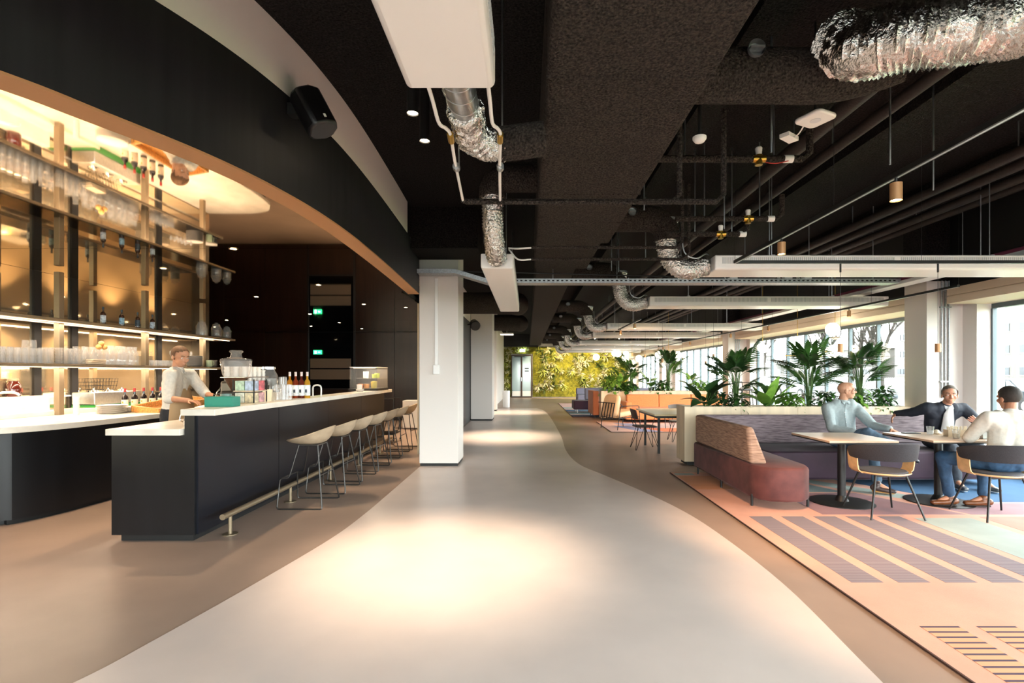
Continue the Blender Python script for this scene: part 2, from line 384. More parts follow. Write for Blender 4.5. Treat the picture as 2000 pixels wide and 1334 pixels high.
def bare_tree(x, y, h, label, seed):
    rnd = random.Random(seed); t = thing('bare_tree', label, 'tree', (x, y, -.12), group='bare trees outside')
    m = MB(); tw = MB()
    def br(p, d, l, r, lv):
        q = p+d*l; (m if lv < 2 else tw).tube([p, p+d*l*.5+Vector((rnd.uniform(-1, 1), rnd.uniform(-1, 1), 0))*l*.06, q], [r, r*.8, r*.6], 5 if lv < 2 else 3, cap=False)
        if lv >= 4: return
        for k in range(3 if lv else 5):
            ax = Vector((rnd.uniform(-1, 1), rnd.uniform(-1, 1), rnd.uniform(.1, 1.0))).normalized()
            br(p+d*l*rnd.uniform(.5, 1), (d*.75+ax*.75).normalized(), l*rnd.uniform(.55, .75), r*.5, lv+1)
    br(Vector((0, 0, 0)), Vector((0, 0, 1)), h*.34, h*.024, 0)
    m.build('trunk', BARK, t, fix=False); o = tw.build('twigs', BARK, t, fix=False); o['kind'] = 'stuff'
bare_tree(19, 29.5, 8.5, 'bare street tree with spreading crown outside the middle window bay', 1)
bare_tree(21, 36, 9, 'taller bare street tree further along the pavement outside', 2)
bare_tree(17, 24.5, 7.5, 'bare street tree nearest the white column outside the glass', 3)
bare_tree(24, 52, 10, 'most distant bare street tree seen through the windows', 4)
CARGL = mat('car_glass', '38434a', .1, spec=.8); TYRE = mat('tyre_rubber', '1d1d1e', .8)
def car(x, y, rz, col, label):
    t = thing('car', label, 'car', (x, y, -.12), rz, 'parked cars outside')
    pm_ = mat('car_paint_'+col, col, .25, .2, coat=.6)
    side = [(-2.1, .35), (-2.12, .62), (-2.0, .85), (-1.1, .95), (-.55, 1.38), (.75, 1.42), (1.45, 1.0), (2.05, .9), (2.15, .6), (2.1, .35)]
    def slab(pts, hw, taper):
        m = MB(); n = len(pts)
        for s_ in (-1, 1): m.v += [(px_, s_*(hw-(taper if pz > 1.0 else 0)), pz) for px_, pz in pts]
        m.f = [tuple(range(n)), tuple(reversed(range(n, 2*n)))]+[(i, (i+1) % n, n+(i+1) % n, n+i) for i in range(n)]
        return m
    slab(side, .86, .14).build('body', pm_, t, .04)
    slab([(-.98, .98), (-.5, 1.32), (.72, 1.36), (1.3, 1.02)], .88, .13).build('glazing', CARGL, t)
    for sx in (-1.3, 1.35):
        for sy in (-.8, .8):
            wl = MB().cyl((sx, sy-.1, .33), (sx, sy+.1, .33), .33, n=20).build('wheel', TYRE, t)
            MB().cyl((sx, sy-.108, .33), (sx, sy+.108, .33), .2, n=14).build('rim', STEEL, wl)
car(20.3, 21.4, R(95), '252d34', 'dark blue grey car parked outside beside the white pier')
car(17.5, 27.5, R(92), '4b5155', 'light grey car parked outside the middle window bay')
car(18, 33.5, R(91), '3a4045', 'silver grey car parked behind the seated bald man')
car(18, 40, R(90), '474d52', 'pale car parked furthest along the street')
# ================================================================ BAR
BARBLK = mat('black_bar_panel', '121316', .38, spec=.35, var=(6, .25, 3), stretch=(1, 1, .1))
BLUEBLK = mat('blue_black_bar_panel', '0d1019', .36, spec=.32)
t = thing('bar_counter', 'long black bar counter with pale stone top and bar stools along it', 'bar counter', (-2.92, 4.48, 0))
MB().box(-.73, 0, 0.03, 5.9, .06, .94).build('body', BARBLK, t)
MB().box(-.68, -.04, .06, 5.86, 0.001, .06).build('plinth', BLACKMATT, t)
MB().box(-.09, 0, .03, 5.9, .94, 1.115).build('riser', BARBLK, t)
ys = [0.032, 1.5, 2.98, 4.46, 5.9]
for a, b in zip(ys[:-1], ys[1:]): MB().box(0.0005, .018, a+.004, b-.004, .065, 1.112).build('panel', BLUEBLK, t)
MB().box(-.728, -.002, .012, .029, .065, .94).build('end_panel', BARBLK, t)
MB().box(-.088, -.002, .012, .029, .94, 1.112).build('end_trim', BARBLK, t)
tp = tag(MB().box(-3.01, -2.71, 4.44, 10.25, 1.116, 1.172).build('stone_slab', STONE, None, .004), 'raised pale stone bar top above the black counter', 'worktop')
tp2 = tag(MB().box(-3.67, -3.02, 4.45, 10.38, .942, .998).build('stone_slab', STONE, None, .004), 'lower pale stone work top on the staff side of the counter', 'worktop')
# foot rail
t = thing('foot_rail', 'brushed brass foot rail on posts along the bar front', 'foot rail', (-2.74, 4.6, 0))
MB().cyl((0, 0, .19), (0, 5.7, .19), .027, n=16).build('rail', BRONZE, t)
for y in (.12, 1.32, 2.52, 3.72, 4.92):
    p = MB().cyl((0, y, .008), (0, y, .17), .017, n=12).build('post', BRONZE, t)
    MB().lathe([(0, 0.001), (.065, 0.001), (.065, .007), (.02, .009), (0, .009)], 20, (0, y, 0)).build('foot_plate', BRONZE, p)
# back counter, rounded ends
out = [(-6.28, 4.42), (-5.75, 4.46)] + [(p.x, p.y) for p in smooth([(-5.4, 4.6), (-5.03, 4.92), (-4.84, 5.4), (-4.79, 6.0)], 5)] + [(-4.77, 7.5), (-4.77, 9.2)] + [(p.x, p.y) for p in smooth([(-4.82, 9.6), (-5.05, 9.95), (-5.45, 10.1)], 4)] + [(-6.28, 10.1)]
def inset(poly, d):
    cx = sum(p[0] for p in poly)/len(poly); cyy = sum(p[1] for p in poly)/len(poly); o = []
    for x, y in poly:
        o.append((x - (d if x > -6 else 0)*(1 if x > cx else .3), y + (d if y < 5 else (-d if y > 9.5 else 0))))
    return o
t = thing('back_counter', 'curved black back counter with a pale top under the shelving', 'bar counter', (0, 0, 0))
MB().prism(inset(out, .06), .05, .90).build('body', BARBLK, t)
MB().prism(inset(out, .11), .001, .05).build('plinth', BLACKMATT, t)
tag(MB().prism(out, .902, .962).build('curved_stone_slab', STONE, None, .004), 'curved pale stone top of the back counter', 'worktop')
t = thing('sink_ledge', 'raised pale marble sink ledge behind the shelf posts', 'ledge', (-6.255, 4.5, .963))
MB().box(0, .33, 0, 2.6, 0, .05).build('ledge', STONE, t, .003)
MB().box(0, .10, .25, 2.1, .05, .24).build('upstand', STONE, t, .003)
t = thing('tap', 'curved chrome kitchen tap over the sink ledge', 'tap', (-6.02, 5.75, 1.014))
MB().tube(smooth([(0, 0, 0), (0, 0, .2), (.02, .01, .235), (.06, .05, .25), (.12, .13, .25), (.15, .17, .22)], 5), .014, 10).build('spout', CHROME, t)
MB().cyl((0, 0, 0), (0, 0, .03), .026).build('base', CHROME, t)
MB().cyl((0, 0, .07), (-.05, -.04, .09), .007).build('lever', CHROME, t)
# ---- shelving: posts and two lit shelves
t = thing('shelf_rack', 'bronze metal shelving on posts behind the bar with lit shelves', 'shelving', (-5.9, 0, 0))
for y in (3.6, 5.05, 6.45, 7.9, 9.3):
    MB().box(-.035, .035, y-.035, y+.035, .963, 2.76).build('post', BRONZE, t, .003)
for z in (1.565, 2.12):
    y0, y1 = (3.0, 9.6) if z < 2 else (3.0, 10.0)
    sh = MB().box(-.24, .20, y0, y1, z, z+.035).build('shelf', BRONZE, t, .003)
    MB().box(-.22, .18, y0+.02, y1-.02, z+.036, z+.040).build('shelf_top', mat('dark_shelf_glass', '1a1613', .15), sh)
    MB().box(.10, .112, y0+.05, y1-.05, z-.006, z-.001).build('led_strip', LED, sh)
    bar_light(sh, (.11, (y0+y1)/2, z-.012), .04, y1-y0-.1, (0, 0, 0), 14)
    bar_light(sh, (-.2, (y0+y1)/2, z-.012), .03, y1-y0-.1, (0, R(-25), 0), 12)
tag(MB().box(-6.29, -6.262, 3, 10, 1.17, 1.19).build('utensil_rail', CHROME), 'thin chrome rail along the gold wall under the shelf', 'rail')
# ---- glassware prototypes (meshes shared by copies)
TUMB = [(0, 0), (.030, 0), (.036, .09), (.0335, .09), (.028, .008), (0, .008)]
WINE = [(0, 0), (.032, .002), (.004, .01), (.004, .09), (.02, .105), (.036, .14), (.034, .19), (.030, .22), (.0285, .22), (.032, .19), (.034, .14), (.018, .108), (0, .10)]
CARAFE = [(0, 0), (.045, 0), (.048, .02), (.048, .13), (.03, .18), (.026, .20), (.032, .23), (.030, .23), (.024, .20), (.045, .13), (.044, .01), (0, .008)]
me_t = MB().lathe(TUMB, 12).mesh('glass_tumbler', GLASS); me_w = MB().lathe(WINE, 12).mesh('wine_glass', GLASS); me_c = MB().lathe(CARAFE, 14).mesh('glass_carafe', GLASS)
def place(me, name, label, cat, group, loc, s=1, flip=False, rz=0):
    o = link(name, me); o.location = loc; o.scale = (s, s, s)
    if flip: o.rotation_euler = (pi, 0, rz); o.location.z += .09*s
    else: o.rotation_euler.z = rz
    return tag(o, label, cat, group)
S1, S2 = 1.565+.0405, 2.12+.0405
rnd = random.Random(3)
for i in range(15):
    for j in range(4):
        y = 4.95+i*.088; x = -6.07+j*.09; hi = 3 if i in (5, 6, 7, 12) else 2
        if abs(y-6.45) < .07 and abs(x+5.9) < .08 or abs(y-5.05) < .07 and abs(x+5.9) < .08: continue
        for k in range(hi if j > 1 else 2):
            place(me_t, 'glass_tumbler', 'clear tumbler stacked upside down on the lower shelf', 'glass', 'stacked tumblers on the lower shelf', (x, y, S1+k*.091), flip=True)
for i in range(5):
    for j in range(3):
        for k in range(6):
            if abs(6.335+i*.085-6.45) < .09 and j == 1: continue
            o = place(MB().lathe([(0, 0), (.03, 0), (.04, .032), (.038, .032), (.028, .004), (0, .004)], 12).mesh('glass_dish', GLASS) if i+j+k == 0 else dm, 'glass_dish', 'low glass dish in a stack beside the carafes', 'dish', 'stacked glass dishes on the lower shelf', (-6.0+j*.1, 6.335+i*.085, S1+k*.033)); dm = o.data
for i in range(9):
    for j in range(2):
        place(me_c, 'glass_carafe', ('tall ' if i > 3 else 'small ')+'clear glass carafe in the %s row on the lower shelf' % ('rear', 'front')[j], 'carafe', 'carafes on the lower shelf', (-6.05+j*.12+(i % 2)*.02, 6.86+i*.108, S1), 1.05+.15*(i > 3))
CORK = mat('cork', 'd9a45f', .8, var=(60, .2))
for i, (x, y, z) in enumerate(((-5.86, 7.0, .30), (-5.84, 7.07, .30), (-5.85, 7.03, .35))):
    tag(MB().ball((x, y, S1+z-.06), .035).build('cork_ball', CORK), 'round cork stopper resting above the small carafes', 'stopper', 'cork stoppers')
t = thing('wooden_board_stack', 'stack of small wooden serving boards in front of the carafes', 'boards', (-5.78, 6.82, S1))
for k in range(3): MB().obox((0, k*.01, .012+k*.022), (.13, .24, .018), rz=.05*k).build('board', OAK, t, .004)
for i in range(6):
    for j in range(2):
        place(me_t, 'glass_tumbler', 'clear tumbler upright beside the shelf post', 'glass', 'small tumblers by the post', (-6.0+j*.1, 8.05+i*.09, S1), 1)
for i in range(5):
    for j in range(2):
        place(me_w, 'wine_glass', 'stemmed wine glass upside down next to the plates', 'glass', 'wine glasses on the lower shelf', (-6.0+j*.1, 8.62+i*.09, S1+.13), .6, flip=False)
PORC = mat('white_porcelain', 'eee9e0', .25)
def plates(name, label, loc, r, n, m=PORC, h=.013):
    t = thing(name, label, 'plates', loc)
    me = MB().lathe([(0, 0), (r*.6, 0), (r, h*1.3), (r*.98, h*1.5), (r*.6, h*.5), (0, h*.5)], 24).mesh('plate', m)
    for k in range(n): o = link('plate', me, t); o.location = (0, 0, k*h)
    return t
GREYP = mat('grey_stoneware', '8e8a84', .4)
plates('plate_stack', 'tall stack of grey plates on the lower shelf behind the barista', (-5.86, 9.02, S1), .13, 14, GREYP)
plates('plate_stack', 'short stack of grey plates at the far end of the lower shelf', (-5.86, 9.45, S1), .12, 9, GREYP)
plates('plate_stack', 'stack of wide white plates on the back counter', (-5.45, 6.72, .963), .17, 8)
plates('plate_stack', 'lower stack of white plates beside the wine bottles', (-5.42, 7.0, .963), .15, 5)
t = thing('cup_stack', 'tower of white espresso cups on the back counter', 'cups', (-5.62, 6.38, .963))
cm = MB().lathe([(0, 0), (.026, 0), (.036, .05), (.033, .05), (.024, .006), (0, .006)], 14).mesh('cup', PORC)
for k in range(6): o = link('cup', cm, t); o.location = (0, 0, k*.036)
# bottles
def bottle(name, label, group, loc, H, r, m, labm, capm, lz=(.12, .5), neck=.72, cat='bottle'):
    t = thing(name, label, cat, loc, group=group)
    MB().lathe([(0, 0), (r*.95, 0), (r, .01), (r, H*.58), (r*.8, H*.66), (r*.36, H*neck), (r*.33, H*.95), (0, H*.95)], 16).build('body', m, t)
    MB().lathe([(r*1.02, H*lz[0]), (r*1.03, H*lz[0]), (r*1.03, H*lz[1]), (r*1.02, H*lz[1])], 16).build('label', labm, t)
    MB().lathe([(r*.37, H*.84), (r*.40, H*.84), (r*.40, H), (0, H)], 12).build('cap', capm, t)
    return t
BEER = glassmat('brown_glass', '5a2a10', body=.55, thin=.5); BEERM = mat('brown_bottle', '3a1a0c', .12, coat=.3)
for i, (y, c, ds) in enumerate(((7.0, 'd7dfe6', 'with a pale landscape label nearest the post'), (7.32, '8fb3c4', 'with a blue wave label, second from the post'), (7.62, '39434a', 'with a dark round label, third from the post'), (7.92, 'b9c4cc', 'with a striped label, furthest of the row'))):
    b = bottle('beer_bottle', 'brown beer bottle '+ds, 'beer bottles on the upper shelf', (-5.80, y, S2), .235, .031, BEERM, mat('beer_label_%d' % i, c, .5, var=(40, .5, 1)), mat('beer_cap', '1d2a33', .4))
WINEM = mat('dark_wine_glass', '120a0c', .1, coat=.4); RED = mat('red_capsule', 'a8231c', .4); LABW = mat('cream_paper_label', 'e8dcc4', .6)
for i, dsc in enumerate(('nearest the plates', 'second from the plates', 'in the middle of the row', 'fourth from the plates', 'furthest from the plates')):
    b = bottle('wine_bottle', 'red wine bottle with red capsule %s on the back counter' % dsc, 'wine bottles on the back counter', (-5.58+.01*i, 7.10+i*.16, .963), .315, .039, WINEM, LABW, RED)
    MB().box(-.008, .008, -.0435, -.0405, .11, .135).build('label_mark', BRASS, b)
t = thing('preserve_jar', 'large dark jar of red preserve on the marble upstand', 'jar', (-6.225, 6.2, 1.204))
MB().lathe([(0, 0), (.066, 0), (.072, .012), (.072, .14), (.05, .175), (.047, .19), (0, .19)], 20).build('body', mat('dark_red_preserve', '4a1409', .12, coat=.4), t)
MB().lathe([(0, .19), (.05, .19), (.052, .2), (.05, .215), (0, .215)], 20).build('lid', mat('dull_tin_lid', 'a89070', .4, .6), t)
# glass jars on the upper shelf
def jar(label, loc, H=.27, r=.085, fill=None, name='glass_jar', group=None):
    t = thing(name, label, 'jar', loc, group=group)
    MB().lathe([(0, 0), (r*.94, 0), (r, .02), (r, H*.62), (r*.72, H*.76), (r*.66, H*.84), (r*.63, H*.84), (r*.69, H*.76), (r*.96, H*.62), (r*.95, .012), (0, .01)], 20).build('body', GLASS, t)
    MB().lathe([(0, H*.84), (r*.7, H*.84), (r*.72, H*.9), (r*.3, H*.93), (r*.28, H), (0, H)], 20).build('lid', GLASS, t)
    if fill: MB().lathe([(0, .015), (r*.9, .015), (r*.9, H*.5), (0, H*.52)], 16).build('filling', fill, t)
    return t
jar('clip top glass jar standing left of the last shelf post', (-5.80, 9.12, S2), .27, .09)
jar('clip top glass jar in the middle of the three on the upper shelf', (-5.80, 9.55, S2), .27, .09, mat('dark_beans', '3a2b22', .6))
jar('smaller clip top jar at the far end of the upper shelf', (-5.80, 9.88, S2), .24, .08, mat('dark_beans', '3a2b22', .6))
# wire basket and steel crate
t = thing('wire_basket', 'wire basket hanging on the wall rail under the lower shelf', 'basket', (-6.2, 7.45, 1.25))
w = MB()
for i in range(9):
    a = -.22+i*.055; w.tube([(-.06, a, .16), (-.05, a*.9, 0), (.05, a*.9, 0), (.07, a, .16)], .0022, 4)
for z, k in ((0.16, 1), (.11, .97), (.055, .93), (0, .9)): w.tube([(-.06, -.23*k, z), (.065, -.23*k, z), (.065, .23*k, z), (-.06, .23*k, z)], .0025, 4, closed=True)
w.build('wire', BLACKMET, t)
t = thing('steel_ingredient_box', 'brushed steel ingredient box with green front strip on the back counter', 'box', (-6.1, 7.45, .963))
MB().box(-.16, .16, -.42, .42, .09, .26).build('body', STEEL, t, .01)
MB().box(-.16, .16, -.42, .42, .0, .085).build('base', mat('green_lit_panel', '2f8f3c', .4), t)
for y in (-.25, 0, .25): MB().lathe([(0, 0), (.07, 0), (.06, .02), (.015, .03), (.015, .05), (0, .05)], 16, (0, y, .261)).build('lid', CHROME, t)
# wicker tray
WICK = mat('golden_wicker', 'd2934a', .6, var=(50, .35, 2), bump=(80, .8, .01))
t = thing('wicker_tray', 'golden wicker tray leaning on the edge of the back counter', 'tray', (-5.03, 7.25, 1.005)); t.rotation_euler = (R(7), R(6), R(-8))
MB().box(-.2, .2, -.42, .42, -.005, .01).build('base', WICK, t)
for x0, x1, y0, y1 in ((-.21, -.18, -.44, .44), (.18, .21, -.44, .44), (-.18, .18, -.44, -.41), (-.18, .18, .41, .44)): MB().box(x0, x1, y0, y1, -.005, .085).build('side', WICK, t, .006)
MB().obox((-5.1, 6.86, .985), (.05, .05, .045)).build('tray_prop', PORC)
tag(bpy.data.objects['tray_prop'], 'small white block propping up the wicker tray', 'block')
# ---- bar top items
TEAL = mat('teal_lacquer', '2f8c78', .4); ZT = 1.1725; ZW = .9985
t = thing('teal_box', 'long teal green box on the near end of the bar top', 'box', (-2.875, 4.83, ZT))
for a in ((-.135, .135, -.06, .06, 0, .008), (-.135, -.127, -.06, .06, .008, .092), (.127, .135, -.06, .06, .008, .092), (-.127, .127, -.06, -.052, .008, .092), (-.127, .127, .052, .06, .008, .092)): MB().box(*a).build('side', TEAL, t, .002)
def mug(label, loc, m, r=.043, h=.095, rz=0):
    t = thing('mug', label, 'mug', loc, rz)
    MB().lathe([(0, 0), (r*.9, 0), (r, .01), (r, h), (r*.92, h), (r*.9, .01), (0, .01)], 18).build('body', m, t)
    MB().tube(smooth([(r*.95, 0, h*.8), (r*1.5, 0, h*.75), (r*1.55, 0, h*.35), (r*.95, 0, h*.2)], 4), .006, 6).build('handle', m, t)
    return t
mug('grey green stoneware mug behind the teal box', (-2.96, 5.03, ZT), mat('grey_green_glaze', '5d7770', .35), .05, .11, 1)
PG = mat('pale_green_glaze', '98a585', .35)
mug('pale green mug in front of the short stack of grey plates', (-5.76, 9.27, S1), PG, .05, .12, 1)
t = thing('tin_rack', 'two tier rack of printed tea boxes on the bar top', 'rack', (-2.88, 5.32, ZT))
MB().box(-.11, .11, -.13, .13, 0, .012).box(-.11, .11, -.13, .13, .125, .135).build('shelf', OAK, t)
for x in (-.105, .105):
    for y in (-.125, .125): MB().box(x-.005, x+.005, y-.005, y+.005, .012, .25).build('post', BLACKMET, t)
TINC = ['dfe0d2', 'c9d6dd', 'e0d2b0', 'd8a7a8', 'bcd0b4', 'e8e2d5', 'b7c4d8', 'd96f75']
n = 0
for k, z in enumerate((.0125, .1355)):
    for i in range(2):
        for j in range(2):
            b = tag(MB().box(-.045, .045, -.05, .05, 0, .1).build('tea_box', mat('tin_%d' % n, TINC[n], .4, var=(30, .3, 1)), None, .004), 'printed tea box on the %s tier of the rack, %s' % (('lower', 'upper')[k], ('front left', 'back left', 'front right', 'back right')[i*2+j]), 'box', 'tea boxes'); n += 1
            b.location = (-2.88-.05+i*.1, 5.32-.06+j*.12, ZT+z)
# coffee grinder and espresso machine on the work top
t = thing('coffee_grinder', 'coffee grinder with a big clear bean hopper', 'grinder', (-3.16, 5.56, ZW))
MB().box(-.1, .1, -.13, .13, 0, .3).build('body', BLACKMET, t, .02)
MB().lathe([(0, .3), (.05, .3), (.12, .44), (.118, .44), (.048, .302)], 20).build('bean_cone', mat('coffee_beans', '4a2a15', .5, var=(60, .4)), t)
MB().lathe([(.06, .32), (.135, .48), (.155, .62), (.15, .62), (.13, .48), (.055, .32)], 24).build('hopper', GLASS, t)
MB().lathe([(0, .62), (.157, .62), (.15, .64), (.06, .66), (.05, .70), (.07, .72), (.06, .735), (0, .735)], 24).build('lid', GLASS, t)
MB().box(.1, .104, -.05, .05, .18, .24).build('display', mat('grinder_display', '0a0a0c', .2), t)
t = thing('espresso_machine', 'steel and black espresso machine on the staff side of the counter', 'coffee machine', (-3.37, 6.12, ZW))
MB().box(-.15, .15, -.27, .27, .06, .40).build('body', mat('dark_machine_steel', '5a5754', .35, .8), t, .03)
MB().box(.152, .165, -.24, .24, .12, .34).build('back_panel', BLACKMET, t, .005)
for y in (-.22, .22):
    for x in (-.1, .1): MB().cyl((x, y, 0), (x, y, .06), .025).build('foot', BLACKMET, t)
MB().tube([(-.14, -.26, .44), (.14, -.26, .44), (.14, .26, .44), (-.14, .26, .44)], .008, 6, closed=True).build('cup_rail', CHROME, t)
for y in (-.13, .13):
    g = MB().cyl((-.15, y, .26), (-.2, y, .26), .035).build('group_head', CHROME, t); MB().cyl((-.2, y, .25), (-.3, y, .23), .014).build('portafilter_handle', BLACKMET, g)
MB().tube(smooth([(-.16, -.22, .33), (-.2, -.24, .25), (-.22, -.25, .1)], 4), .006, 6).build('steam_wand', CHROME, t)
for i in range(5):
    for j in range(3):
        for k in range(4 if i < 4 else 3):
            tag(link('coffee_cup', cm), 'white coffee cup stacked on top of the espresso machine', 'cup', 'cups on the espresso machine').location = (-3.47+j*.1, 5.92+i*.1, ZW+.4005+k*.038)
t = thing('drink_dispenser', 'big clear drink dispenser jar on a wooden stand', 'dispenser', (-3.38, 6.66, ZW))
MB().box(-.12, .12, -.12, .12, 0, .24).build('stand', OAK, t, .004)
MB().lathe([(0, .245), (.11, .245), (.125, .26), (.125, .46), (.09, .52), (.085, .54), (.08, .54), (.12, .46), (.12, .265), (0, .26)], 22).build('jar', GLASS, t)
MB().lathe([(0, .265), (.117, .265), (.117, .42), (0, .42)], 20).build('water', glassmat('milky_drink', 'd8dad6', body=.5), t)
MB().lathe([(0, .54), (.095, .54), (.095, .57), (0, .58)], 20).build('lid', CHROME, t)
MB().cyl((.125, 0, .29), (.17, 0, .29), .012).build('tap', CHROME, t)
t = thing('menu_stand', 'cream folded menu card standing on the bar top', 'menu card', (-2.9, 5.72, ZT), R(10))
MB().obox((0, -.03, .065), (.10, .004, .14), rx=R(-18)).build('front_leaf', LABW, t); MB().obox((0, .03, .065), (.10, .004, .14), rx=R(18)).build('rear_leaf', LABW, t)
for k in range(3):
    for i in range(3):
        for j in range(2):
            place(me_t, 'glass_tumbler', 'clear tumbler in the stack beside the syrup bottles', 'glass', 'tumblers stacked on the bar top', (-2.93+j*.076, 5.98+i*.08, ZT+k*.091) if k < 2 else (-2.89, 6.02+i*.06, ZT+k*.091), flip=True) if not (k == 2 and (j or i == 2)) else None
SYR = [('c8862a', 'amber syrup bottle nearest the tumblers'), ('8d3a1c', 'dark amber syrup bottle, second in the row'), ('6a2418', 'red brown syrup bottle, third in the row'), ('d9a534', 'golden syrup bottle at the far end of the row')]
for i, (c, l) in enumerate(SYR):
    b = bottle('syrup_bottle', l, 'syrup bottles on the bar top', (-2.97+.06*i, 6.40+.03*i, ZT), .33, .036, glassmat('syrup_%d' % i, c, body=.6, thin=.8), mat('syrup_label', 'dfe6ea', .5, var=(25, .25, 1)), mat('syrup_cap', 'd9c7c2', .4, var=(30, .4, 1)), (.1, .5))
    MB().box(-.012, .012, -.0395, -.0365, .07, .11).build('label_mark', mat('label_print', '36404f', .5), b)
t = thing('rail_handle', 'pale metal loop handle on the bar top past the syrup bottles', 'handle', (-2.86, 6.95, ZT))
MB().tube(smooth([(-.05, 0, 0), (-.05, 0, .12), (-.02, 0, .15), (.03, 0, .15), (.06, 0, .12), (.06, 0, 0)], 4), .011, 8).build('loop', WHITEMET, t)
t = thing('pastry_display', 'lit glass display case at the far end of the bar top', 'display case', (-2.97, 9.62, ZT), 0)
MB().box(-.26, .26, -.36, .36, 0, .04).build('base', BLACKMET, t)
MB().box(-.25, .25, -.35, .35, .42, .432).build('roof', WHITEMET, t)
MB().box(.245, .25, -.35, .35, .04, .42).build('front_pane', GLASS, t); MB().box(-.245, .245, -.35, -.345, .04, .42).build('side_pane', GLASS, t)
MB().box(-.245, .245, .345, .36, .04, .42).build('far_panel', BLACKMET, t)
MB().box(-.24, .24, -.34, .34, .22, .228).build('shelf', GLASS, t)
MB().box(-.2, .2, -.3, -.28, .41, .418).build('light_strip', LED, t); bar_light(t, (0, 0, .405), .4, .6, (0, 0, 0), 6)
for i, (x, y, z, c, h) in enumerate(((-.1, -.2, .04, 'e8842c', .08), (.02, -.22, .04, 'f0a040', .08), (.14, -.2, .04, 'd8c23c', .12), (.1, 0, .04, 'cbb84a', .13), (.0, -.2, .228, 'f0ece0', .12), (.15, .0, .228, '8aa038', .09), (.16, -.2, .228, 'a8b848', .07))):
    tag(MB().lathe([(0, 0), (.045, 0), (.05, h), (0, h)], 14).build('food_pot', mat('food_%d' % i, c, .5)), 'small pot of %s inside the display case' % ('orange cake', 'orange jelly', 'yellow drink', 'tall yellow drink', 'white cream', 'green salad', 'pale green salad')[i], 'pot', 'pots in the display case').location = (-2.97+x, 9.62+y, ZT+z+.0005)
tag(MB().lathe([(0, 0), (.04, 0), (.05, .12), (.047, .12), (.037, .006), (0, .006)], 16).build('paper_cup', PORC), 'white paper cup beside the display case', 'cup').location = (-2.95, 9.0, ZT)
plates('saucer_stack', 'small stack of saucers beside the display case', (-2.86, 8.75, ZT), .07, 3)
t = thing('milk_jug', 'polished steel milk jug on the lower work top', 'jug', (-3.14, 4.75, ZW))
MB().lathe([(0, 0), (.042, 0), (.046, .02), (.035, .09), (.04, .115), (.037, .115), (.032, .09), (.042, .02), (0, .01)], 20).build('body', CHROME, t)
MB().tube(smooth([(-.036, 0, .1), (-.075, 0, .095), (-.08, 0, .05), (-.044, 0, .03)], 4), .005, 6).build('handle', CHROME, t)
# white cabinet and serving trolley beyond the counter
t = thing('low_cabinet', 'low white cabinet against the partition behind the last stool', 'cabinet', (-3.05, 13.9, 0))
MB().box(-.28, .5, -.25, .25, .03, .76).build('body', WHITEMET, t, .005); MB().box(-.27, .49, -.265, -.252, .06, .74).build('door', WHITEMET, t, .003)
MB().box(-.1, -.08, -.28, -.266, .5, .62).build('handle', STEEL, t)
t = thing('serving_trolley', 'black tubular trolley on castors at the end of the bar', 'trolley', (-3.0, 11.0, 0))
fm = MB()
for x in (-.2, .2):
    for y in (-.3, .3): fm.cyl((x, y, .08), (x, y, .95), .011, n=8)
for y in (-.3, .3): fm.tube([(-.2, y, .95), (.2, y, .95)], .011, 8)
fm.build('frame', BLACKMET, t)
for z in (.2, .55): MB().box(-.2, .2, -.3, .3, z, z+.02).build('shelf', BLACKMET, t)
for x in (-.2, .2):
    for y in (-.3, .3): MB().cyl((x-.012, y, .04), (x+.012, y, .04), .04).build('castor', CHROME, t)
# ---- speaker on the bulkhead
t = thing('wall_speaker', 'black loudspeaker mounted on the curved bulkhead', 'speaker', (-1.70, 3.66, 3.36))
MB().box(0, .06, -.04, .04, -.04, .04).build('bracket', BLACKMET, t)
sp = MB().prism([(-.11, -.03), (-.085, -.09), (0, -.115), (.085, -.09), (.11, -.03), (.10, .05), (.05, .09), (-.05, .09), (-.10, .05)], -.15, .15)
sp.xf(Matrix.Translation((.17, 0, -.02)) @ Matrix.Rotation(R(-28), 4, 'Y') @ Matrix.Rotation(R(42), 4, 'Z'))
b = sp.build('cabinet', mat('speaker_shell', '121113', .35), t, .02)
bd = MB().box(-.008, .008, -.1175, -.1145, -.115, -.09); bd.xf(Matrix.Translation((.17, 0, -.02)) @ Matrix.Rotation(R(-28), 4, 'Y') @ Matrix.Rotation(R(42), 4, 'Z')); bd.build('badge', WHITEMET, b)
t = thing('wall_speaker', 'small black round speaker on the partition past the first column', 'speaker', (-1.79, 15.3, 2.95))
MB().cyl((0, 0, 0), (.2, 0, 0), .02).build('bracket', BLACKMET, t); MB().cyl((.18, .1, .05), (.26, -.16, -.06), .13, .15, 18).build('cabinet', BLACKMET, t, .02)
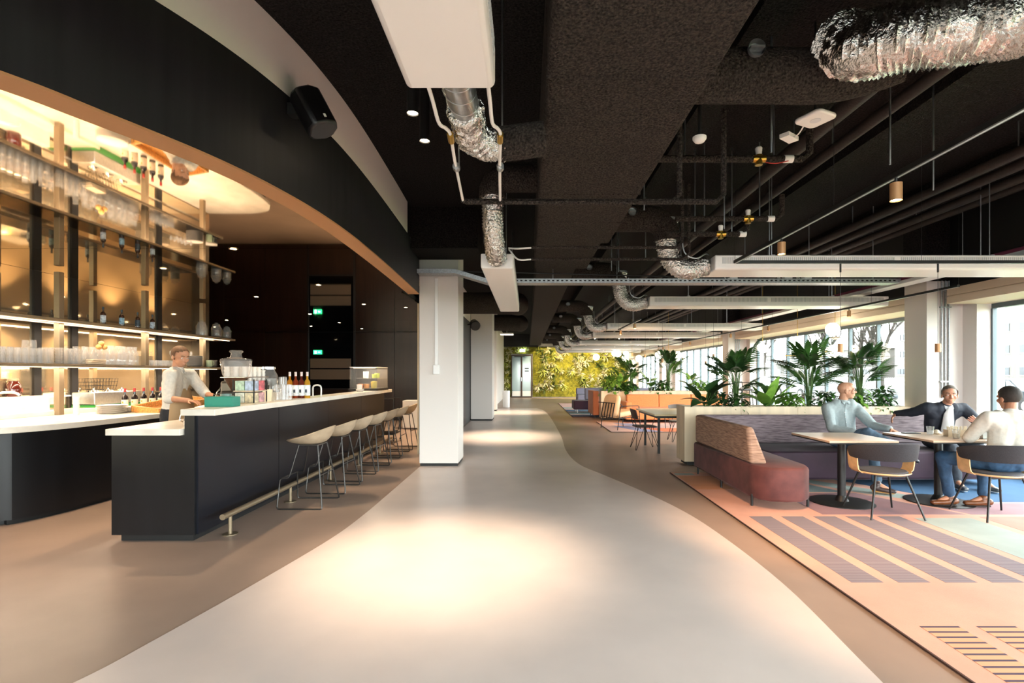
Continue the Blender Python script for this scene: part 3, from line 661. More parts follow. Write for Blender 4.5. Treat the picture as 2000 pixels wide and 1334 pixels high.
# ---- bar stools
LEATH = mat('taupe_leather_shell', 'a3917a', .5, var=(7, .18, 4), bump=(60, .1, .003)); SFR = mat('gunmetal_tube', '4a4846', .35, .8)
def make_stool():
    t = thing('bar_stool', 'x', 'stool', (-2.45, 5.82, 0), group='bar stools along the counter')
    nr, na = 9, 40; m = MB()
    def pt(u, a, off):
        back = (1+cos(a))/2          # a=0 faces +x, the back
        rx = .255 if cos(a) > 0 else .27; r = u**.8
        hr = .035+.155*back**1.35
        x = rx*r*cos(a)*(1+.04*back*u); y = .235*r*sin(a)
        z = .695+hr*u**3.2-.012*(1-u)
        n_ = Vector((-cos(a)*u**3*.9, -sin(a)*u**3*.9, 1)).normalized()*off
        return (x+n_.x, y+n_.y, z+n_.z)
    for off in (0, .014):
        for i in range(nr+1):
            for k in range(na): m.v.append(pt(max(i/nr, .001), 2*pi*k/na, off))
    def idx(l, i, k): return l*(nr+1)*na+i*na+(k % na)
    for l in (0, 1):
        for i in range(nr):
            for k in range(na): m.f.append((idx(l, i, k), idx(l, i, k+1), idx(l, i+1, k+1), idx(l, i+1, k)))
    for k in range(na): m.f.append((idx(0, nr, k), idx(0, nr, k+1), idx(1, nr, k+1), idx(1, nr, k)))
    m.build('seat_shell', LEATH, t, ang=60)
    for s in (-1, 1):
        MB().tube([(-.09, s*.13, .685), (-.165, s*.185, .36), (-.18, s*.19, .335), (-.245, s*.205, .33), (-.26, s*.21, .315), (-.275, s*.25, .03), (-.265, s*.255, .012), (-.25, s*.256, .008), (.20, s*.256, .008), (.215, s*.255, .014), (.215, s*.25, .03), (.12, s*.13, .685)], .008, 7).build('side_frame', SFR, t)
    MB().cyl((-.25, -.207, .33), (-.25, .207, .33), .008, n=7).build('foot_bar', SFR, t)
    MB().cyl((.167, -.19, .36), (.167, .19, .36), .007, n=7).build('rear_bar', SFR, t)
    MB().tube([(-.09, -.13, .685), (-.09, .13, .685), (.12, .13, .685), (.12, -.13, .685)], .008, 7, closed=True).build('seat_ring', SFR, t)
    return t
st = make_stool()
ords = ('nearest', 'second', 'third', 'fourth', 'fifth', 'sixth', 'furthest')
for i in range(7):
    lb = 'taupe leather bucket bar stool on wire frame, %s%s' % (ords[i], ' along the bar from the near end' if 0 < i < 6 else ' to the %s end of the bar' % ('near' if i == 0 else 'far'))
    if i == 0: st['label'] = lb
    else: dup(st, (-2.45+random.uniform(-.01, .01), 5.82+.725*i, 0), R(random.uniform(-5, 5)), lb)
# ---- bar downlights
for i, (x, y) in enumerate(((-4.4, 4.2), (-4.55, 6.4), (-4.64, 8.76), (-4.8, 11.3), (-2.42, 10.2), (-2.42, 11.6), (-2.42, 13.0), (-2.42, 14.4), (-4.85, 13.2), (-4.85, 15.0), (-3.1, 5.4), (-3.1, 7.6), (-3.1, 9.7), (-6.0, 14.2), (-7.4, 12.6), (-8.8, 14.4))):
    t = thing('recessed_downlight', 'small warm recessed downlight in the mirrored bar ceiling', 'downlight', (x, y, 2.80), group='downlights in the bar ceiling')
    MB().lathe([(.032, -.001), (.045, -.001), (.045, -.006), (.032, -.006)], 16).build('trim_ring', BRONZE, t)
    MB().lathe([(0, -.0035), (.031, -.0035), (.031, -.0015), (0, -.0015)], 14).build('lens', WARM, t)
    spot(t, (0, 0, -.012), (0, 0, -2), (20 if y < 5 else 36 if y < 10 else 26) if x < -2.5 else 48, 'ffe2bd', 95, .7, .03)
sg = thing('exit_sign', 'green running man exit sign on the dark bar back wall', 'sign', (-6.62, 16.16, 2.16))
MB().box(-.13, .13, -.012, .012, -.065, .065).build('panel', emit('exit_green', '1fae5c', 2.2), sg)
MB().box(-.09, -.03, -.0145, -.0125, -.04, .04).box(.02, .09, -.0145, -.0125, -.01, .01).build('pictogram', emit('exit_white', 'ffffff', 2.5), sg)
# ================================================================ CEILING SERVICES
def bump_strip(): pass
# ---- main sprayed duct
t = thing('main_air_duct', 'wide black sprayed air duct running along the ceiling', 'air duct', (0, 0, 0))
MB().box(.10, .95, -4.7, 5.95, 2.99, 3.62).build('near_section', BLACKSPRAY, t, .03, seg=3)
MB().box(.10, .90, 5.97, 7.75, 3.06, 3.62).build('middle_section', BLACKSPRAY, t, .03, seg=3)
MB().box(.14, .80, 7.77, 31, 3.2, 3.62).build('far_section', BLACKSPRAY, t, .03, seg=3)
for y in (2.6, 4.3, 5.1): MB().box(.097, .953, y, y+.012, 2.984, 3.6).build('seam', BLACKSPRAY, t, .004)
# ---- flexible foil ducts
def flex(name, label, pts, r, parent=None, n=26, foil=FOIL, amp=.05, step=.014, group=None):
    P = smooth(pts, 24); L = [0]
    for a, b in zip(P[:-1], P[1:]): L.append(L[-1]+(b-a).length)
    k = max(6, int(L[-1]/step)); Q = []; j = 0
    for i in range(k+1):
        s = L[-1]*i/k
        while j < len(L)-2 and L[j+1] < s: j += 1
        f = (s-L[j])/max(1e-9, L[j+1]-L[j]); Q.append(P[j].lerp(P[j+1], f))
    m = MB(); m.tube(Q, [r*(1+amp*(1 if i % 2 else -1)+.05*mnoise.noise((i*.15, r, 3))) for i in range(k+1)], n, jit=amp*.9)
    return m.build(name, foil, parent, ang=75)
# ---- chilled beams
PERF = mat('perforated_grille', 'b9bdbf', .5)
def beam(L, Wd, axis):
    """Ceiling unit, bottom at z=0; long side along +x from 0."""
    t = thing('chilled_beam', 'x', 'ceiling unit', (0, 0, 0), group='white ceiling cooling units')
    c = .035
    m = MB(); prof = [(0, .016), (.016, 0), (Wd-.016, 0), (Wd, .016), (Wd, .165), (0, .165)]
    m.v = [(0, y, z) for y, z in prof]+[(L, y, z) for y, z in prof]; n = len(prof)
    m.f = [tuple(reversed(range(n))), tuple(range(n, 2*n))]+[(i, (i+1) % n, n+(i+1) % n, n+i) for i in range(n)]
    m.build('casing', WHITEMET, t, .012)
    g = MB()
    for a, b in ((.08, L*.5-.03), (L*.5+.03, L-.08)):
        k = int((b-a)/.022)
        for i in range(k): g.box(a+i*.022, a+i*.022+.012, -.004, .002, .07, .14)
    o = g.build('grille', PERF, t, smooth=False, fix=False); o['kind'] = 'stuff'
    for x in (L*.17, L*.78):
        b = MB().box(x-.02, x+.02, Wd*.2, Wd*.8, .167, .19).build('bracket', WHITEMET, t)
        MB().cyl((x, Wd*.3, .19), (x, Wd*.3, 1.26), .006, n=6).build('hanger_rod', STEEL, b); MB().cyl((x+.06, Wd*.7, .19), (x+.06, Wd*.7, 1.26), .006, n=6).build('hanger_rod', STEEL, b)
    return t
ZB = 2.63
bm = beam(4.05, .45, 0)
BY = [5.67, 8.68, 13.3, 16.2, 20.3, 24.0, 27.6]
bl = ['above the near dining tables', 'behind the galvanised cable tray', 'third back from the dining tables', 'fourth back from the dining tables', 'fifth back from the dining tables', 'second last before the green wall', 'last before the green wall']
fl = None
for i, y in enumerate(BY):
    lb = 'white ceiling cooling unit with grille, %s' % bl[i]
    if i == 0: bm.location = (2.08, y, ZB); bm['label'] = lb
    else: dup(bm, (2.08, y, ZB), 0, lb)
    if i == 0:
        fl = thing('flexible_duct', 'x', 'air duct', (2.07, y+.22, ZB), group='foil ducts feeding the cooling units')
        flex('hose', '', [(-.45, .02, .62), (-.47, .02, .42), (-.44, .02, .22), (-.34, 0, .08), (-.2, 0, .05), (-.08, 0, .08), (-.005, 0, .10)], .112, fl)
        MB().lathe([(.119, 0), (.121, 0), (.121, .03), (.119, .03)], 20, (-.452, .02, .6)).build('clamp', GALV, fl)
        MB().tube(smooth([(-.33, -.1, .5), (-.3, -.12, .22), (-.17, -.12, .15), (-.06, -.11, .2), (0, -.06, .2)], 4), .007, 6).build('water_hose', GALV, fl)
        sd = thing('branch_duct', 'x', 'air duct', (.96, y+.24, 3.27), group='black branch ducts off the main duct')
        MB().tube([(0, 0, 0), (.45, 0, 0)]+[(.45+.2*sin(R(a)), 0, -.2+.2*cos(R(a))) for a in (20, 40, 60, 80, 90)]+[(.65, 0, -.26)], .15, 20).build('pipe', BLACKSPRAY, sd)
        o = MB().lathe([(0, 0), (.03, 0), (.042, .004), (.05, .02), (.05, .03)], 20).build('damper_cap', mat('grey_cap', '7d8284', .4, .5), sd); o.rotation_euler = (pi/2, 0, 0); o.location = (.22, -.152, .03)
        MB().box(.185, .255, -.19, -.152, .025, .037).build('damper_handle', GALV, sd)
        fl['label'] = 'crinkled foil duct hose curving into the nearest cooling unit'; sd['label'] = 'black branch duct above the nearest foil hose'
    else:
        dup(fl, (2.07, y+.22, ZB), 0, 'crinkled foil duct hose of the cooling unit %s' % bl[i])
        dup(sd, (.81 if i else .96, y+.24, 3.27), 0, 'black branch duct over the cooling unit %s' % bl[i], scale=(1.15, 1, 1))
# left units lie along the walkway
nb = beam(3.9, .36, 1)
nb.location = (-.15, 5.6, ZB); nb.rotation_euler = (0, 0, pi/2); nb['label'] = 'white ceiling unit over the walkway beside the first column'
n2 = dup(nb, (-.13, -1.83, ZB), pi/2, 'large white ceiling unit overhead at the top of the view')
t = thing('flexible_duct', 'upright foil hose dropping into the ceiling unit over the walkway', 'air duct', (-.33, 5.6, ZB), group='foil ducts feeding the cooling units')
flex('hose', '', [(-.02, -.42, .70), (-.02, -.42, .5), (-.02, -.36, .32), (-.01, -.2, .17), (0, -.03, .10)], .105, t)
MB().cyl((0, -.06, .13), (0, .02, .1), .085, n=18).build('collar', GALV, t)
t = thing('branch_duct', 'black sprayed elbow above the upright foil hose', 'air duct', (-.35, 5.18, 3.36), group='black branch ducts off the main duct')
MB().tube([(.45, 0, .1), (.2, 0, .1), (.1, 0, .09), (.03, 0, .05), (0, 0, -.02), (0, 0, -.1)], .14, 20).build('pipe', BLACKSPRAY, t)
# spiral pipe and foil elbow at the overhead unit
t = thing('spiral_duct', 'short silver spiral pipe with foil elbow at the overhead ceiling unit', 'air duct', (-.31, 2.08, 2.76))
MB().cyl((0, 0, 0), (0, .5, .04), .072, n=24).build('pipe', STEEL, t)
for k in range(4):
    a = k*.12+.05; MB().tube([(.0735*cos(q), a+.10*q/(2*pi), .04*(a/.5)+.0735*sin(q)) for q in [2*pi*j/24 for j in range(25)]], .0025, 4).build('seam', STEEL, t)
flex('elbow', '', [(0, .44, .035), (0, .6, .04), (.0, .76, .045), (.06, .9, .06), (.18, .97, .08)], .088, t, amp=.06)
MB().tube([(.14, .96, .08), (.41, .97, .12)], .10, 18).build('black_stub', BLACKSPRAY, t)
# copper/white water lines of that unit
for i, (x, lab) in enumerate(((-.43, 'left'), (-.17, 'right'))):
    t = thing('water_pipe', '%s white water line leaving the overhead ceiling unit' % lab, 'pipe', (x, 2.07, 2.74), group='white water lines at the overhead unit')
    MB().tube(smooth([(0, 0, 0), (0, .25, -.02), (0, .42, -.04), (.02, .52, -.02), (.03, .6, -.02), (.01, .9, -.03), (-.02, 1.5, -.05)], 5), .009, 8).build('hose', WHITEMET, t)
    MB().cyl((.03, .58, -.02), (.025, .66, -.022), .017).build('fitting', BRASS, t); MB().cyl((.01, .95, -.034), (.008, .99, -.034), .022).build('clamp', STEEL, t)
    MB().cyl((.02, 1.0, -.02), (.02, 1.0, 1.16), .005, n=6).build('hanger_rod', STEEL, t)
    MB().tube([(-.02, 1.5, -.05), (.0, 1.53, -.05), (1.45+i*.05, 1.53, -.05), (1.5+i*.05, 1.53, 0), (1.5+i*.05, 1.53, .6)], .02, 8).build('cross_pipe', BLACKSPRAY, t)
for i, z in enumerate((2.80, 2.70)):
    tag(MB().tube([(.05, 5.35+i*.1, z), (1.55+i*.1, 5.35+i*.1, z), (1.62+i*.1, 5.35+i*.1, z+.06), (1.62+i*.1, 5.35+i*.1, 3.5)], .016, 8).build('water_pipe', BLACKSPRAY), '%s of two thin black pipes crossing under the main duct' % ('upper', 'lower')[i], 'pipe', 'black cross pipes')
    tag(MB().tube(smooth([(-.2, 5.5+i*.06, ZB+.2), (-.1, 5.4+i*.06, z), (.04, 5.36+i*.1, z)], 4), .009, 6).build('water_hose', WHITEMET), '%s white hose linking the walkway unit to a thin black pipe' % ('upper', 'lower')[i], 'hose', 'white hoses')
# large foil hose at the upper right
t = thing('branch_duct', 'thick black branch duct off the main duct at the top of the view', 'air duct', (.96, 3.15, 3.31), group='black branch ducts off the main duct')
MB().tube(smooth([(0, 0, 0), (.5, 0, 0), (.85, .0, .0), (1.08, -.03, .03), (1.25, -.12, .06)], 6), .155, 22).build('pipe', BLACKSPRAY, t)
o = MB().lathe([(0, 0), (.03, 0), (.042, .004), (.05, .02), (.05, .04)], 22).build('damper_cap', mat('grey_cap', '7d8284', .4, .5), t); o.rotation_euler = (pi/2, 0, 0); o.location = (.37, -.15, .06)
MB().box(.33, .41, -.2, -.155, .054, .066).build('damper_handle', GALV, t)
t = thing('flexible_duct', 'big pleated foil hose crossing the top right of the ceiling', 'air duct', (0, 0, 0), group='foil ducts feeding the cooling units')
flex('hose', '', [(1.84, 3.04, 3.43), (1.88, 2.86, 3.31), (2.02, 2.70, 3.26), (2.25, 2.60, 3.24), (2.55, 2.56, 3.27), (2.9, 2.53, 3.34), (3.4, 2.5, 3.42)], .165, t, n=48, foil=FOILBIG, amp=.05, step=.015)
# ---- long pipes along the ceiling
PB = mat('dark_brown_pipe', '241b17', .7, var=(8, .3), bump=(50, .4, .01))
for i, (x, z, r) in enumerate(((2.55, 3.62, .07), (2.92, 3.62, .05), (4.70, 3.60, .055), (5.0, 3.60, .055), (5.34, 3.60, .055), (5.62, 3.62, .05))):
    t = thing('ceiling_pipe', 'dark lagged pipe running lengthways, %s from the main duct' % ('first', 'second', 'third', 'fourth', 'fifth', 'sixth')[i], 'pipe', (x, 0, z), group='long pipes under the ceiling')
    MB().cyl((0, -4.7, 0), (0, 31.3, 0), r, n=12).build('pipe', PB, t)
    for y in (2.4, 4.9, 7.4, 10, 13, 16, 20): MB().cyl((0, y, 0), (0, y, 3.9-z), .007, n=6).build('hanger_rod', STEEL, t)
# valves on short cross pipes
for i, (y, z, x0, x1) in enumerate(((4.1, 3.2, .96, 2.2), (5.35, 3.1, 1.55, 2.6), (5.5, 2.98, 1.5, 2.3))):
    t = thing('valve_pipe', 'black cross pipe with white capped brass valve, %s' % ('nearest under the access point', 'upper one beside the nearest foil hose', 'lower one beside the nearest foil hose')[i], 'pipe', (0, y, z), group='valve pipes')
    MB().tube([(x0, 0, 0), (x1, 0, 0), (x1+.06, 0, .05), (x1+.06, 0, .25)], .028, 10).build('pipe', BLACKSPRAY, t)
    xv = x0+(x1-x0)*.72
    MB().cyl((xv, 0, -.05), (xv, 0, .03), .03).cyl((xv-.05, 0, 0), (xv+.05, 0, 0), .03).build('valve', BRASS, t)
    MB().lathe([(0, .03), (.022, .03), (.027, .085), (.02, .095), (0, .095)], 14, (xv, 0, 0)).build('cap', WHITEMET, t)
    MB().cyl((xv+.2, 0, 0), (xv+.27, 0, 0), .031).build('joint', WHITEMET, t)
    if i == 0: MB().tube(smooth([(xv+.04, -.03, -.04), (xv+.12, -.035, -.05), (xv+.22, -.035, -.03)], 4), .004, 5).build('red_wire', mat('red_wire', 'b03028', .5), t)
    for xx in (x0+.3, xv+.12): MB().cyl((xx, 0, 0), (xx, 0, 3.9-z), .007, n=6).build('hanger_rod', STEEL, t)
for i, (x, y) in enumerate(((1.62, 3.4), (2.55, 3.6), (3.25, 4.1), (1.05, 4.6), (1.5, 6.5), (1.2, 7.3), (1.32, 7.4), (2.0, 5.2))):
    tag(MB().cyl((x, y, 2.95), (x, y, 3.9), .007, n=6).build('threaded_rod', STEEL), 'thin steel threaded rod hanging from the black ceiling', 'rod', 'loose threaded rods')
t = thing('wireless_access_point', 'flat white rounded access point under the black ceiling', 'access point', (1.98, 3.52, 3.22), R(25))
MB().prism(rrect(-.1, .1, -.1, .1, .04), 0, .028).build('housing', WHITEMET, t, .01)
MB().cyl((0, 0, -.002), (0, 0, .002), .035, n=20).build('status_ring', mat('pale_ring', 'd8dade', .3), t)
MB().cyl((0, 0, .028), (0, 0, .68), .008, n=6).build('rod', BLACKMET, t)
MB().obox((.02, .22, -.02), (.14, .07, .03), rz=.2).build('mount_plate', WHITEMET, t)
MB().tube(smooth([(0, .08, .01), (.02, .15, -.03), (.03, .22, -.02)], 4), .005, 5).build('cable', WHITEMET, t)
t = thing('smoke_detector', 'white half round detector under the thick black branch duct', 'detector', (1.16, 3.45, 3.06))
MB().lathe([(0, -.03), (.03, -.02), (.045, 0), (.045, .015), (0, .015)], 18).build('body', WHITEMET, t); MB().cyl((0, 0, .015), (0, 0, .84), .012, n=8).build('rod', BLACKMET, t)
# ---- cable tray crossing the room
t = thing('cable_tray', 'galvanised cable tray crossing the room in front of the columns', 'cable tray', (0, 8.0, 0))
pts = [(-1.70, 3.03), (-1.12, 3.03), (-.62, 2.88), (5.75, 2.88)]
m = MB()
for (x0, z0), (x1, z1) in zip(pts[:-1], pts[1:]):
    for y0, y1, h0, h1 in ((-.12, .12, 0, .006), (-.12, -.115, .006, .065), (.115, .12, .006, .065)):
        m.add([(x0, y0, z0+h0), (x1, y0, z1+h0), (x1, y1, z1+h0), (x0, y1, z0+h0), (x0, y0, z0+h1), (x1, y0, z1+h1), (x1, y1, z1+h1), (x0, y1, z0+h1)],
              [(0, 3, 2, 1), (4, 5, 6, 7), (0, 1, 5, 4), (1, 2, 6, 5), (2, 3, 7, 6), (3, 0, 4, 7)])
m.build('tray', GALV, t)
sl = MB()
for i in range(90): sl.box(-.6+i*.07, -.6+i*.07+.035, -.1225, -.1205, 2.905, 2.925)
o = sl.build('slots', BLACKMATT, t, smooth=False, fix=False); o['kind'] = 'stuff'
for x in (.4, 1.4, 2.4, 3.4, 4.4, 5.4): MB().cyl((x, 0, 2.89), (x, 0, 3.9), .006, n=6).build('hanger_rod', STEEL, t)
MB().cyl((-1.5, -.05, 3.08), (3.9, -.04, 2.95), .012, n=6).build('cable', BLACKMATT, t)
for i, x in enumerate((2.55, 3.2, 4.05, 4.35)):
    b = thing('junction_box', 'white junction box with looped cables above the cable tray, %s from the column side' % ('fourth', 'third', 'second', 'first')[i], 'junction box', (x, 7.98, 2.9), group='junction boxes on the cable tray')
    MB().box(-.06, .06, -.05, .05, .01, .15).build('box', WHITEMET, b, .008)
    for k in range(3): MB().tube(smooth([(-.06, -.03+.03*k, .06), (-.12, -.03+.03*k, .05), (-.13, -.03+.03*k, .1), (-.06, -.03+.03*k, .12)], 4), .006, 5).build('cable', WHITEMET, b)
# pink trunking along the window side
t = thing('cable_trunking', 'steel trunking with pink pipe running above the window valance', 'trunking', (5.85, 0, 2.86))
MB().box(-.12, .12, 3.0, 30, 0, .05).build('channel', WHITEMET, t); MB().cyl((-.02, 3.0, .085), (-.02, 30, .085), .035, n=10).build('pink_pipe', mat('pink_pipe', '9c4660', .5), t)
for y in range(4, 30, 3): MB().cyl((.1, y, .05), (.1, y, 1.03), .006, n=6).build('hanger_rod', STEEL, t)
# ---- walkway downlights
def can(x, y, lab, p=105, zb=3.45):
    t = thing('cylinder_downlight', lab, 'downlight', (x, y, zb), group='black cylinder downlights')
    MB().lathe([(.036, .012), (.043, 0), (.043, 3.898-zb), (0, 3.898-zb)], 18).build('housing', BLACKMET, t)
    MB().lathe([(0, .008), (.036, .008), (.036, .012), (0, .012)], 16).build('lens', WARM, t)
    spot(t, (0, 0, .0), (.15, 0, -3), p, 'ffe6c8', 50, .9, .03)
can(-.87, 3.88, 'nearest black cylinder downlight over the walkway'); can(-.87, 4.34, 'second black cylinder downlight right behind the nearest one')
can(-.75, 11.8, 'black cylinder downlight past the first column', 150); can(-.75, 12.3, 'black cylinder downlight just behind the one past the first column', 150)
can(-.6, 19.6, 'black cylinder downlight near the second column', 200)
# ---- black lighting tracks with wood-coloured spots and pendants
SPW = mat('copper_wood_spot', 'b98d62', .45, .3)
def track(name, label, pts, z):
    t = thing('lighting_track', label, 'lighting track', (0, 0, z), group='black lighting tracks')
    for (x0, y0), (x1, y1) in zip(pts[:-1], pts[1:]):
        dx, dy = (.016, 0) if abs(y1-y0) > abs(x1-x0) else (0, .016)
        MB().box(min(x0, x1)-dx, max(x0, x1)+dx, min(y0, y1)-dy, max(y0, y1)+dy, 0, .03).build('rail', BLACKMET, t)
        if abs(y1-y0) > abs(x1-x0): MB().box(x0-.007, x0+.007, min(y0, y1), max(y0, y1), -.0015, -.0005).build('conductor', STEEL, t)
        n = max(1, int((abs(x1-x0)+abs(y1-y0))/1.6))
        for k in range(n+1):
            f = k/n; MB().cyl((x0+(x1-x0)*f, y0+(y1-y0)*f, .03), (x0+(x1-x0)*f, y0+(y1-y0)*f, 3.9-z), .002, n=5).build('suspension_wire', BLACKMET, t)
    return t
ZTk = 2.60
track('', 'near black lighting track turning a corner over the dining tables', [(2.11, -1.5), (2.11, 5.2), (5.9, 5.2)], ZTk)
track('', 'long black lighting track beside the window valance', [(5.56, 6.6), (5.56, 30)], ZTk)
track('', 'short far black lighting track over the orange bench', [(2.35, 10.6), (2.35, 13.2)], ZTk)
def track_spot(x, y, lab, aim=None, p=70, z=ZTk):
    t = thing('track_spotlight', lab, 'spotlight', (x, y, z), group='copper track spotlights')
    MB().cyl((0, 0, 0), (0, 0, -.03), .008, n=8).build('stem', BLACKMET, t)
    MB().lathe([(.026, -.125), (.031, -.13), (.031, -.03), (0, -.03)], 18).build('housing', SPW, t)
    MB().lathe([(0, -.122), (.026, -.122), (.026, -.119), (0, -.119)], 14).build('lens', WARM, t)
    spot(t, (0, 0, -.13), aim or (0.15, .1, -2.5), p*.6, 'ffc894', 70, .7, .025)
track_spot(2.11, 2.93, 'nearest copper track spotlight over the rug', (.5, .4, -2.5), 90)
track_spot(2.11, 4.25, 'copper track spotlight near the corner of the near track', (.55, .7, -2.5), 110)
for i, y in enumerate((8.85, 11.8, 14.0, 17.5, 21)): track_spot(5.56, y, 'copper spotlight on the window track, %s from the dining tables' % ('first', 'second', 'third', 'fourth', 'last')[i], (.35, 0, -.9), 9)
track_spot(2.35, 12.9, 'copper spotlight at the far end of the short track', (0.4, 3.2, -2.0), 170)
track_spot(2.35, 11.2, 'copper spotlight at the near end of the short track', (1.4, 4.6, -2.1), 200)
def pendant(x, y, z, lab, top=ZTk):
    t = thing('pendant_spot', lab, 'pendant lamp', (x, y, z), group='small copper pendants')
    MB().cyl((0, 0, .085), (0, 0, top-z), .0022, n=5).build('cord', BLACKMET, t)
    MB().cyl((0, 0, top-z-.09), (0, 0, top-z-.002), .009, n=8).build('adapter', BLACKMET, t)
    MB().lathe([(.021, .004), (.026, 0), (.026, .085), (0, .085)], 16).build('shade', SPW, t)
    MB().lathe([(0, .006), (.02, .006), (.02, .009), (0, .009)], 12).build('lens', WARM, t)
    spot(t, (0, 0, 0), (0, 0, -1), 10, 'ffd0a0', 80, .7, .02)
pendant(3.18, 5.2, 1.70, 'small copper pendant over the table beside the bald man'); pendant(4.17, 5.2, 1.70, 'small copper pendant in front of the white column pipes')
for i, (x, y) in enumerate(((2.9, 11.0), (4.0, 11.0), (3.2, 13.9), (4.6, 13.2), (5.3, 14.2), (5.0, 16.5))):
    pendant(x, y, 1.72+.1*(i % 3), top=3.9, lab='small copper pendant %s' % ('over the near end of the white long table', 'over the far end of the white long table', 'over the cream armchair', 'over the middle of the orange bench', 'over the end of the orange bench', 'behind the second planter')[i])
# opal globe lamps
def globes(x, y, z, rz, lab, balls):
    t = thing('globe_lamp', lab, 'lamp', (x, y, z), rz, 'opal globe lamps')
    MB().cyl((0, 0, 0), (0, 0, 3.895-z), .005, n=6).build('rod', BRASS, t)
    xs = [b[0] for b in balls]; MB().cyl((min(xs+[0])-.02, 0, 0), (max(xs+[0])+.02, 0, 0), .008, n=8).build('arm', BRASS, t)
    for bx, bz, r in balls:
        g = MB().ball((bx, 0, bz), r, 20, 14).build('globe', GLOBE, t); MB().lathe([(r*1.005, -.006), (r*1.02, -.006), (r*1.02, .006), (r*1.005, .006)], 24, (bx, 0, bz)).build('band', BRASS, g)
    MB().lathe([(0, -.05), (.09, -.01), (.1, .01), (0, .01)], 18).build('dish', mat('taupe_dish', '8d8175', .5), t)
globes(6.1, 10.15, 2.2, 0, 'pair of stacked opal globes hanging in front of the window', [(-.05, .16, .13), (-.05, -.28, .13)])
globes(5.75, 10.9, 1.86, R(20), 'two opal globes on a brass arm in the middle window bay', [(-.5, 0, .11), (.55, 0, .11)])
globes(5.7, 12.4, 2.1, R(60), 'two small opal globes further along the middle window bay', [(-.35, 0, .1), (.35, 0, .1)])
globes(4.85, 17.6, 2.12, R(10), 'opal globe arm lamp in the third window bay', [(-.35, 0, .13), (.35, 0, .13)])
globes(4.6, 22.5, 2.15, R(30), 'opal globe arm lamp by the third column', [(-.4, 0, .15), (.4, 0, .15)])
globes(3.9, 25.5, 2.4, R(15), 'opal globes in front of the green wall, left lamp', [(-.5, -.1, .16), (.5, .1, .16)])
globes(4.9, 26.5, 2.5, R(50), 'opal globes in front of the green wall, right lamp', [(-.4, 0, .16), (.4, 0, .16)])
# ceiling luminaires and cross ducts far back on the left
t = thing('ceiling_panel_light', 'small flat ceiling light by the far left wall', 'light', (-.9, 22.5, 3.2))
MB().box(-.3, .3, -.3, .3, 0, .05).build('frame', WHITEMET, t); MB().box(-.27, .27, -.27, .27, -.004, -.001).build('diffuser', emit('panel_light', 'ffe9cc', 5), t); MB().cyl((0, 0, .05), (0, 0, .7), .01).build('rod', STEEL, t)
for i, (y, z, x1) in enumerate(((13.2, 3.3, -.25), (17.8, 3.25, -.25))):
    tag(MB().tube([(-1.44 if y > 17 else -1.78, y, z), (x1-.3, y, z), (x1-.08, y, z-.02), (x1, y+.1, z), (x1, y+.4, z)], .28, 18).build('cross_duct', BLACKSPRAY), 'fat black round duct crossing behind the walkway unit, %s' % ('nearer', 'further')[i], 'air duct', 'black cross ducts')
# ================================================================ LOUNGE
# ---- rugs
RUGO = mat('peach_rug_pile', 'd9a592', .95, var=(2.2, .08), bump=(300, .4, .004))
def rugmat(n, c): return mat(n, c, .95, var=(3, .08), bump=(300, .4, .004))
def linemat(name, base, line, period, duty):
    if name in MATS: return MATS[name]
    m = bpy.data.materials.new(name); m.use_nodes = True; t = m.node_tree; b = t.nodes['Principled BSDF']; b.inputs['Roughness'].default_value = .95
    tc = nd(t, 'ShaderNodeTexCoord'); sx = nd(t, 'ShaderNodeSeparateXYZ'); t.links.new(tc.outputs['Object'], sx.inputs[0])
    mu = nd(t, 'ShaderNodeMath', operation='MULTIPLY'); mu.inputs[1].default_value = 1/period; t.links.new(sx.outputs[1], mu.inputs[0])
    fr = nd(t, 'ShaderNodeMath', operation='FRACT'); t.links.new(mu.outputs[0], fr.inputs[0])
    gt = nd(t, 'ShaderNodeMath', operation='LESS_THAN'); gt.inputs[1].default_value = duty; t.links.new(fr.outputs[0], gt.inputs[0])
    mx = nd(t, 'ShaderNodeMix', data_type='RGBA'); mx.inputs[6].default_value = lin(base); mx.inputs[7].default_value = lin(line)
    t.links.new(gt.outputs[0], mx.inputs[0]); t.links.new(mx.outputs[2], b.inputs['Base Color']); MATS[name] = m; return m
t = thing('rug', 'large peach rug with mauve stripes under the dining tables', 'rug', (2.13, 0, 0))
MB().box(0, 4.75, -1.5, 7.62, .0032, .012).build('pile', RUGO, t)
MB().box(-.012, -.001, -1.5, 7.62, .0032, .013).build('border', mat('dark_rug_binding', '4a2e24', .8), t)
def patch(poly, m, nm='stripe'): MB().prism(poly, .0122, .0132).build(nm, m, t, smooth=False)
STR = linemat('mauve_ribbed_stripe', '8d8187', '776b74', .03, .35); STL = linemat('dark_line_stripe', 'e3a380', '4a3f55', .058, .3)
for k in range(7):
    x0 = .15+k*.33
    if k < 5: patch([(x0, 3.6), (x0+.225, 3.6), (x0+.225, 5.27), (x0, 5.27)], STR)
    patch([(x0, 1.0), (x0+.225, 1.0), (x0+.225, 2.98), (x0, 2.98)], STL)
MINT = rugmat('mint_rug_patch', 'a3aea8'); MAUV = rugmat('mauve_rug_patch', '9c7a80'); BLUE = rugmat('blue_rug_patch', '3d6388'); PINK = rugmat('pink_rug_patch', 'bd8f80'); TEALP = rugmat('grey_teal_rug_patch', '76888a')
patch([(1.80, 3.7), (2.38, 3.7), (2.38, 5.21), (1.80, 5.21)], MINT, 'patch')
patch([(2.5, 1.5), (4.7, 1.5), (4.7, 5.25), (2.5, 5.25)], PINK, 'patch')
patch([(.95, 5.34), (2.45, 5.34), (1.9, 6.3), (.95, 6.3)], MAUV, 'patch')
